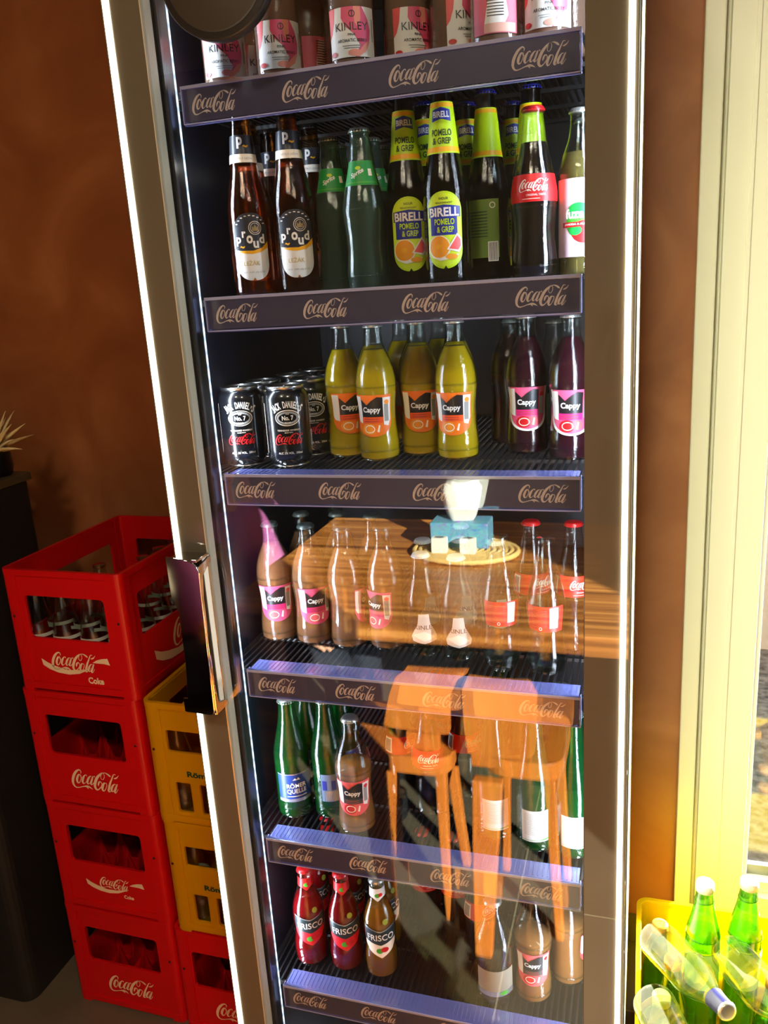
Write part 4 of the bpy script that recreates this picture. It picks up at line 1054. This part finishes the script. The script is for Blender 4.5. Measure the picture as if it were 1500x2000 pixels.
c1 = clear_lying('clear bottle with dark blue neck band lying on the sunlit crate, left of two', (0.040,0.330,0.322), (0.146,0.143,0.368))
c1['group'] = 'clear bottles lying on the sunlit crate'
for base, tip, lb in [((0.166,0.322,0.320),(0.236,0.142,0.372),'clear bottle with dark blue neck band lying on the sunlit crate, right of two'),
                      ((0.034,0.188,0.318),(0.110,-0.03,0.340),'clear bottle lying nearest the front left corner of the sunlit crate')]:
    o = dup(c1, base, (Vector(tip)-Vector(base)).to_track_quat('Z','Y').to_euler(), lb)

# ------------------------------------------------------------------ dark cabinet with dried grass at the left
dk = noise_mat('dark_laminate', (17,17,15), (23,23,20), scale=9, rough=0.6)
cab = thing('dark_cabinet', 'tall matt black cabinet at the left edge beside the red crates', 'cabinet', (-1.60, 0.32, 0))
def cabm(b):
    o_, _ = rrect(0,0,0.62,0.29,0.03,5)
    b.prism(o_, lambda u,v,w: (u,v,0.0+w), 1.150, dk)
one('cabinet_body', cabm, cab, 0.002)
one('cabinet_top', lambda b: b.prism(rrect(0,0,0.626,0.296,0.012,4)[0], lambda u,v,w: (u,v,1.150+w), 0.016, noise_mat('dark_top', (62,54,34), (76,66,42), scale=6, rough=0.5)), cab, 0.001)
# vase with dried palm spears
vs_ = thing('dried_grass_vase', 'dark vase of dried cream grass heads on top of the black cabinet', 'vase', (-1.343, 0.420, 1.166))
one('vase', lambda b: b.lathe([(0.03,0.0),(0.034,0.004),(0.038,0.02),(0.036,0.05),(0.030,0.06),(0.028,0.06)], mat('vase_black',(12,14,16),0.3), 28), vs_)
straw = mat('dried_straw', (214,196,140), 0.8)
def grass(b):
    rnd = random.Random(3)
    for i in range(46):
        a = rnd.uniform(0, 2*PI); l = rnd.uniform(0.07,0.12); tilt = rnd.uniform(0.2,1.25)
        d = Vector((math.cos(a)*math.sin(tilt), math.sin(a)*math.sin(tilt), math.cos(tilt)))
        p0 = Vector((0,0,0.05)); pts = [p0 + d*l*k/5 + Vector((0,0,-0.02*(k/5)**2*math.sin(tilt))) for k in range(6)]
        b.tube(pts, [0.0012,0.0035,0.0048,0.0040,0.0022,0.0004], straw, 5)
tag(one('dried_grass', grass, vs_), kind='stuff')

# ------------------------------------------------------------------ the room behind the photographer, seen mirrored in the door
def wood(name, c1, c2, sx):
    m = noise_mat(name, c1, c2, scale=3.0, rough=0.4, detail=10, distort=0.6, stretch=sx)
    return m
WT = noise_mat('striped_table_wood', (104,54,22), (224,152,76), scale=3.0, rough=0.35, detail=4, distort=0.2, stretch=(0.25,16,16), c3=(176,106,46))
WC = wood('warm_chair_wood', (180,92,30), (212,124,48), (7,7,0.7))
tb = thing('wooden_table', 'striped wooden dining table facing the fridge, mirrored in its door', 'table', (-0.28,-1.14,0))
boxes('tabletop', [(-0.74,0.84,-0.43,0.44,0.70,0.75)], WT, tb, 0.004)
for x in (-0.64,0.74):
    for y in (-0.36,0.37): boxes('leg', [(x-0.035,x+0.035,y-0.035,y+0.035,0,0.70)], WT, tb, 0.004)
tray = thing('wicker_tray', 'round woven straw mat on the wooden table', 'tray', (-0.487,-1.225,0.7535))
def wick(b):
    for k in range(9):
        r = 0.016+0.016*k
        pts = [(r*math.cos(a)*1.05, r*math.sin(a)*0.75, 0.006+0.0012*math.sin(a*(10+k*4))) for a in [2*PI*i/72 for i in range(73)]]
        b.tube(pts, 0.0085, mat('wicker',(226,184,110),0.7), 6, False)
one('woven_mat', wick, tray)
tis = thing('tissue_box', 'patterned tissue box with a white tissue on the wicker tray', 'tissue box', (-0.505,-1.27,0.7655))
def holo():
    m = bpy.data.materials.new('iridescent_card'); m.use_nodes = True; nt = m.node_tree; N = nt.nodes; L = nt.links
    n = N.new('ShaderNodeTexNoise'); n.inputs['Scale'].default_value = 14; n.inputs['Distortion'].default_value = 1.5
    r = N.new('ShaderNodeValToRGB'); cr = r.color_ramp
    cr.elements[0].color = (*lin((60,90,200)),1); cr.elements[1].color = (*lin((150,80,190)),1)
    cr.elements[0].position = 0.35; cr.elements[1].position = 0.65
    e = cr.elements.new(0.5); e.color = (*lin((90,190,170)),1)
    L.new(n.outputs['Fac'], r.inputs[0]); L.new(r.outputs[0], N['Principled BSDF'].inputs['Base Color']); return m
boxes('carton', [(-0.085,0.085,-0.045,0.045,0,0.075)], holo(), tis, 0.003)
def tissue(b):
    vs = []; fs = []
    n = 20; m_ = 6
    for j in range(m_+1):
        for i in range(n):
            a = 2*PI*i/n; t = j/m_
            r = (0.030+0.030*t**0.6)*(1+0.16*math.sin(3*a+1)+0.08*math.sin(7*a))*(1 if t < 0.85 else 0.80)
            vs.append((r*math.cos(a), 0.5*r*math.sin(a), 0.07+0.115*t+0.012*math.sin(2*a+0.6)*t))
    for j in range(m_):
        for i in range(n):
            k = (i+1) % n; fs.append((j*n+i, j*n+k, (j+1)*n+k, (j+1)*n+i))
    fs.append(tuple(m_*n+i for i in range(n)))
    b.add(vs, fs, mat('tissue_paper',(236,232,222),0.8), True)
one('tissue', tissue, tis)
for k, (x, lb) in enumerate(((-0.553,'small white card holder on the wicker tray, left one'),(-0.470,'small white card holder on the wicker tray, right one'))):
    t = thing('card_holder', lb, 'card holder', (x,-1.185,0.7655), 0, 'white card holders on the tray')
    boxes('holder', [(-0.022,0.022,-0.014,0.014,0,0.045)], mat('white_card',(240,236,226),0.5), t, 0.002)
    one('opening', lambda b: b.add([(0.015*math.cos(a),0.008*math.sin(a),0.0456) for a in [2*PI*i/16 for i in range(16)]], [tuple(range(16))], mat('dark_hollow',(60,56,50),0.8)), t)
def plank_chair(label, x, y, outline, seat_c, seat_sz, legs, post):
    """broad plank chair seen from its back: curved back board, thick rounded seat, flat tapering legs"""
    t = thing('wooden_chair', label, 'chair', (x,y,0), 0, 'wooden chairs at the table')
    o2 = []
    for a, c in zip(outline, outline[1:]+outline[:1]):
        for k in range(4): o2.append((a[0]+(c[0]-a[0])*k/4, a[1]+(c[1]-a[1])*k/4))
    one('backrest', lambda b: b.prism(o2, lambda u,v,w: (u, -w - 1.2*u*u + (v-0.5)*0.10, v), 0.026, WC), t, 0.005)
    one('seat', lambda b: b.prism(rrect(seat_c[0],seat_c[1],seat_sz[0],seat_sz[1],0.05,6)[0], lambda u,v,w: (u,v,0.425+w), 0.042, WC), t, 0.006)
    for (lx0, ly0, lx1, ly1, w0, w1) in legs:
        def leg(b):
            n = 8; vs = []; fs = []
            for k in range(n+1):
                q = k/n; w = w0+(w1-w0)*q; cx = lx0+(lx1-lx0)*q; cy = ly0+(ly1-ly0)*q+0.01*math.sin(PI*q); z = 0.425*(1-q)
                vs += [(cx-w/2,cy-0.014,z),(cx+w/2,cy-0.014,z),(cx+w/2,cy+0.014,z),(cx-w/2,cy+0.014,z)]
            for k in range(n):
                for m_ in range(4):
                    m2 = (m_+1)%4; fs.append((k*4+m_,k*4+m2,(k+1)*4+m2,(k+1)*4+m_))
            fs += [(3,2,1,0),(n*4,n*4+1,n*4+2,n*4+3)]
            b.add(vs, fs, WC)
        one('leg', leg, t, 0.004)
    one('back_post', lambda b: b.prism(post, lambda u,v,w: (u, -0.030-w+(v-0.5)*0.08, v), 0.022, WC), t, 0.004)
    return t
plank_chair('warm brown wooden chair between fridge and table, left one', -0.46, -0.60,
    [(-0.105,0.53),(0.055,0.53),(0.058,0.59),(0.066,0.64),(0.085,0.675),(0.105,0.69),(-0.035,0.69),(-0.060,0.67),(-0.080,0.62)],
    (-0.085,-0.115), (0.28,0.25), [(-0.14,-0.02,-0.11,0.0,0.075,0.028),(-0.15,-0.21,-0.16,-0.24,0.030,0.022),(0.0,-0.21,0.03,-0.24,0.030,0.022),(0.02,-0.05,0.03,-0.04,0.026,0.020)], [(-0.06,0.45),(0.02,0.45),(0.03,0.60),(-0.05,0.60)])
plank_chair('warm brown wooden chair between fridge and table, right one', -0.285, -0.575,
    [(-0.075,0.50),(0.055,0.50),(0.072,0.515),(0.078,0.56),(0.080,0.66),(0.066,0.69),(-0.068,0.69),(-0.080,0.66),(-0.080,0.56)],
    (0.040,-0.165), (0.18,0.24), [(-0.035,-0.03,-0.045,0.03,0.070,0.040),(0.10,-0.06,0.12,-0.06,0.026,0.020),(-0.03,-0.25,-0.04,-0.27,0.030,0.022),(0.10,-0.25,0.12,-0.27,0.026,0.020)], [(-0.075,0.45),(0.0,0.45),(0.01,0.60),(-0.07,0.60)])

# people: one seated in purple at the left, the photographer standing with a phone
SKIN = mat('skin', (214,158,128), 0.5); HAIR = mat('brown_hair', (62,38,24), 0.6)
def skinned(name, verts, edges, radii, m, parent, sub=2):
    me = bpy.data.meshes.new(name); me.from_pydata(verts, edges, []); me.update()
    o = bpy.data.objects.new(name, me); link(o, parent)
    md = o.modifiers.new('skin', 'SKIN'); md.use_smooth_shade = True
    if not me.skin_vertices:
        bpy.context.view_layer.objects.active = o
        bm = bmesh.new(); bm.from_mesh(me); bm.verts.layers.skin.verify(); bm.to_mesh(me); bm.free()
    for k, r in enumerate(radii):
        d = me.skin_vertices[0].data[k]; d.radius = (r, r) if not isinstance(r, tuple) else r; d.use_root = (k == 0); d.use_loose = False
    ss = o.modifiers.new('sub', 'SUBSURF'); ss.levels = sub; ss.render_levels = sub
    me.materials.append(m)
    return o
def head(parent, at, yaw, hair_long=True):
    def hd(b):
        M_ = Matrix.Translation(at) @ Matrix.Rotation(yaw, 4, 'Z')
        n, mm = 28, 20; vs = []; fs = []
        for j in range(mm+1):
            t = PI*j/mm
            for i in range(n):
                a = 2*PI*i/n
                x = 0.075*math.sin(t)*math.cos(a); y = 0.092*math.sin(t)*math.sin(a); z = 0.115*math.cos(t)
                if z < 0: x *= 1+z*2.6; y *= 1+z*1.2
                f = max(0, -y/0.092)
                if f > 0.5:   # face side looks along -y
                    y -= 0.020*math.exp(-((x/0.011)**2) - (((z+0.018)/0.020)**2))      # nose
                    y += 0.007*math.exp(-(((abs(x)-0.030)/0.013)**2) - ((z-0.008)/0.012)**2)  # eye sockets
                    y -= 0.004*math.exp(-((x/0.022)**2) - ((z+0.056)/0.008)**2)         # lips
                    y -= 0.005*math.exp(-((x/0.020)**2) - ((z+0.092)/0.014)**2)         # chin
                vs.append(M_ @ Vector((x,y,z)))
        for j in range(mm):
            for i in range(n):
                k = (i+1) % n; fs.append((j*n+i,(j+1)*n+i,(j+1)*n+k,j*n+k))
        b.add(vs, fs, SKIN, True)
        for sx in (-1,1):
            b.lathe([(0.001,-0.006),(0.014,-0.004),(0.018,0.003),(0.010,0.006)], SKIN, 14, M=M_ @ Matrix.Translation((sx*0.073,0.006,0.0)) @ Matrix.Rotation(sx*PI/2,4,'Y') @ Matrix.Diagonal((1.5,0.9,1,1)))
        for sx in (-1,1):
            b.lathe([(0.001,-0.004),(0.007,-0.002),(0.008,0.002),(0.001,0.005)], mat('eye_white',(226,220,212),0.3), 12, M=M_ @ Matrix.Translation((sx*0.029,-0.080,0.008)) @ Matrix.Rotation(PI/2,4,'X'))
            b.lathe([(0.001,0.003),(0.0035,0.0045),(0.001,0.0058)], mat('iris',(50,34,22),0.3), 10, M=M_ @ Matrix.Translation((sx*0.029,-0.080,0.008)) @ Matrix.Rotation(PI/2,4,'X'))
        b.lathe([(0.001,-0.002),(0.004,0),(0.001,0.002)], mat('lips',(180,96,88),0.5), 14, M=M_ @ Matrix.Translation((0,-0.078,-0.056)) @ Matrix.Rotation(PI/2,4,'X') @ Matrix.Diagonal((5,1.1,1,1)))
    one('head', hd, parent)
    def hr(b):
        M_ = Matrix.Translation(at) @ Matrix.Rotation(yaw, 4, 'Z')
        n, mm = 28, 14; vs = []; fs = []
        for j in range(mm+1):
            t = PI*0.62*j/mm
            for i in range(n):
                a = 2*PI*i/n
                r = 1.10+0.02*math.sin(9*a)
                tt = t if math.sin(a) > -0.35 else min(t, 0.95+0.3*abs(math.cos(a)))
                x = 0.077*r*math.sin(tt)*math.cos(a); y = 0.096*r*math.sin(tt)*math.sin(a)+0.006; z = 0.118*1.06*math.cos(tt)
                if math.sin(a) > -0.2 and j > mm*0.7 and hair_long: z -= (j-mm*0.7)*0.03
                vs.append(M_ @ Vector((x,y,z)))
        for j in range(mm):
            for i in range(n):
                k = (i+1) % n; fs.append((j*n+i,(j+1)*n+i,(j+1)*n+k,j*n+k))
        b.add(vs, fs, HAIR, True)
    one('hair', hr, parent)
def hand(parent, wrist, d, up, curl, name='hand', side=1):
    d = Vector(d).normalized(); up = Vector(up); up = (up - d*up.dot(d)).normalized(); sd_ = d.cross(up)*side
    V = []; E_ = []; R_ = []
    def v(p, r): V.append(tuple(p)); R_.append(r); return len(V)-1
    w = Vector(wrist)
    a = v(w - d*0.02, (0.024,0.018)); c = v(w + d*0.04, (0.034,0.014)); E_.append((a,c))
    c2 = v(w + d*0.075, (0.036,0.012)); E_.append((c,c2))
    for k, (off, ln) in enumerate(((-0.030,0.062),(-0.010,0.074),(0.010,0.070),(0.029,0.056))):
        p = w + d*0.082 + sd_*off; q = v(p, 0.0085); E_.append((c2,q)); dirn = d.copy()
        for s_ in range(3):
            ang = curl*(s_+1)/2
            dd = d*math.cos(ang) - up*math.sin(ang)
            p = p + dd*ln*(0.45,0.32,0.25)[s_]
            n_ = v(p, (0.0085,0.0078,0.0068)[s_]); E_.append((q,n_)); q = n_
    p = w + d*0.025 - sd_*0.030; q = v(p, 0.011); E_.append((c,q))
    for s_ in range(2):
        dd = (d*0.75 - sd_*0.5 - up*0.35*(s_+1)*curl).normalized(); p = p + dd*0.032
        n_ = v(p, (0.0098,0.0085)[s_]); E_.append((q,n_)); q = n_
    return skinned(name, V, E_, R_, SKIN, parent, 1)
def torso_cloth(parent, P, m, name='sweater'):
    V, E_, R_ = P
    return skinned(name, V, E_, R_, m, parent, 2)
purple = noise_mat('purple_knit', (166,84,144), (192,106,168), scale=40, rough=0.9)
jeans = mat('dark_trousers', (30,34,48), 0.8)
pr = thing('person', 'person in a purple top sitting on a stool at the left end of the table', 'person', (-1.22,-1.12,0), -1.57)
#   pelvis, waist, chest, neck base, neck, shoulders, elbows, wrists
Vt = [(0,0,0.50),(0,0.0,0.62),(0,0.02,0.76),(0,0.02,0.87),(0,0.02,0.905),(0.15,0.02,0.83),(-0.15,0.02,0.83),(0.20,0.08,0.64),(-0.20,0.08,0.64),(0.15,0.24,0.58),(-0.15,0.24,0.58)]
Et = [(0,1),(1,2),(2,3),(3,4),(3,5),(3,6),(5,7),(6,8),(7,9),(8,10)]
torso_cloth(pr, (Vt, Et, [(0.15,0.11),(0.13,0.10),(0.15,0.11),(0.09,0.08),0.055,0.065,0.065,0.046,0.046,0.034,0.034]), purple)
Vl = [(0,0,0.50),(0.09,0.03,0.49),(-0.09,0.03,0.49),(0.11,0.40,0.49),(-0.11,0.40,0.49),(0.11,0.40,0.08),(-0.11,0.40,0.08)]
skinned('trousers', Vl, [(0,1),(0,2),(1,3),(2,4),(3,5),(4,6)], [(0.14,0.10),0.085,0.085,0.062,0.062,0.045,0.045], jeans, pr, 2)
for sx in (-1,1):
    one('shoe', lambda b: b.prism(rrect(sx*0.11,0.45,0.09,0.25,0.04,6)[0], lambda u,v,w: (u,v,w), 0.07, mat('black_shoe',(20,20,22),0.5)), pr, 0.012)
    hand(pr, (sx*0.15,0.25,0.575), (-sx*0.15,1,-0.12), (0,0,1), 0.5, side=sx)
skinned('body', [(0,0.02,0.86),(0,0.015,0.93),(0,0.01,0.99)], [(0,1),(1,2)], [0.055,0.048,0.05], SKIN, pr, 1)
head(pr, Vector((0,0.0,1.05)), PI+0.5)
st = thing('stool', 'low dark stool under the person in the purple top', 'stool', (-1.22,-1.12,0))
one('seat', lambda b: b.lathe([(0.16,0.345),(0.175,0.35),(0.175,0.37),(0.16,0.375)], dk, 32), st, 0.002)
for a in range(4):
    b = MB(); ca, sa = math.cos(PI/4+a*PI/2), math.sin(PI/4+a*PI/2); b.tube([(0.17*ca,0.17*sa,0),(0.11*ca,0.11*sa,0.347)], 0.014, dk, 10); b.build('leg', st)
# phone just behind the lens, held by the photographer
ph = thing('phone', 'phone in a yellow case held up by the photographer', 'phone', tuple(CAM))
pm = MB(); yc = mat('yellow_case', (206,180,96), 0.5)
R3 = Matrix((rt, -dn, -fw)).transposed()
def pcam(u, v, w): return R3 @ Vector((u, v, w))
pm.prism(rrect(-0.028,-0.052,0.074,0.150,0.010,5)[0], lambda u,v,w: pcam(u,v,0.006+w), 0.010, yc)
pm.build('case', ph, 0.001)
b = MB(); b.prism(rrect(-0.028,-0.052,0.068,0.144,0.008,5)[0], lambda u,v,w: pcam(u,v,0.0165+w), 0.0008, mat('phone_screen',(20,20,24),0.1)); b.build('screen', ph)
b = MB()
b.prism(rrect(-0.010,-0.014,0.030,0.034,0.007,4)[0], lambda u,v,w: pcam(u,v,0.0042+w), 0.0016, mat('camera_bump',(40,38,36),0.3)); b.build('camera_bump', ph)
pg = thing('person', 'photographer in a dark shirt standing behind the table and holding up a phone', 'person', (0.02,-1.92,0), 0)
shirt = mat('dark_shirt', (96,82,66), 0.9)
Vt = [(0,0,0.92),(0,0.03,1.08),(0,0.10,1.26),(0,0.12,1.42),(0,0.13,1.46),(0.18,0.12,1.38),(-0.18,0.12,1.38),(0.24,0.46,1.16),(-0.24,0.46,1.16),(0.01,0.82,1.265),(-0.06,0.83,1.255)]
torso_cloth(pg, (Vt, Et, [(0.16,0.12),(0.14,0.11),(0.17,0.12),(0.09,0.08),0.06,0.068,0.068,0.048,0.048,0.032,0.032]), shirt, 'shirt')
Vl = [(0,0,0.94),(0.09,0,0.86),(-0.09,0,0.86),(0.11,0.02,0.48),(-0.11,0.02,0.48),(0.12,0,0.08),(-0.12,0,0.08)]
skinned('trousers', Vl, [(0,1),(0,2),(1,3),(2,4),(3,5),(4,6)], [(0.15,0.11),0.092,0.092,0.065,0.065,0.048,0.048], jeans, pg, 2)
for sx in (-1,1):
    one('shoe', lambda b: b.prism(rrect(sx*0.12,0.05,0.09,0.26,0.04,6)[0], lambda u,v,w: (u,v,w), 0.07, mat('black_shoe',(20,20,22),0.5)), pg, 0.012)
skinned('body', [(0,0.13,1.42),(0,0.14,1.50),(0,0.15,1.56)], [(0,1),(1,2)], [0.06,0.05,0.052], SKIN, pg, 1)
head(pg, Vector((0,0.16,1.63)), PI, False)
hand(pg, (0.005,0.85,1.30), (-0.12,0.2,1), (0,1,-0.2), 0.35, side=-1)
hand(pg, (-0.055,0.86,1.29), (0.10,0.2,1), (0,1,-0.2), 0.35, side=1)

# leftover prototypes that no shelf used
for k, o in BT.items():
    if k not in used:
        for c in list(o.children): bpy.data.objects.remove(c)
        bpy.data.objects.remove(o)
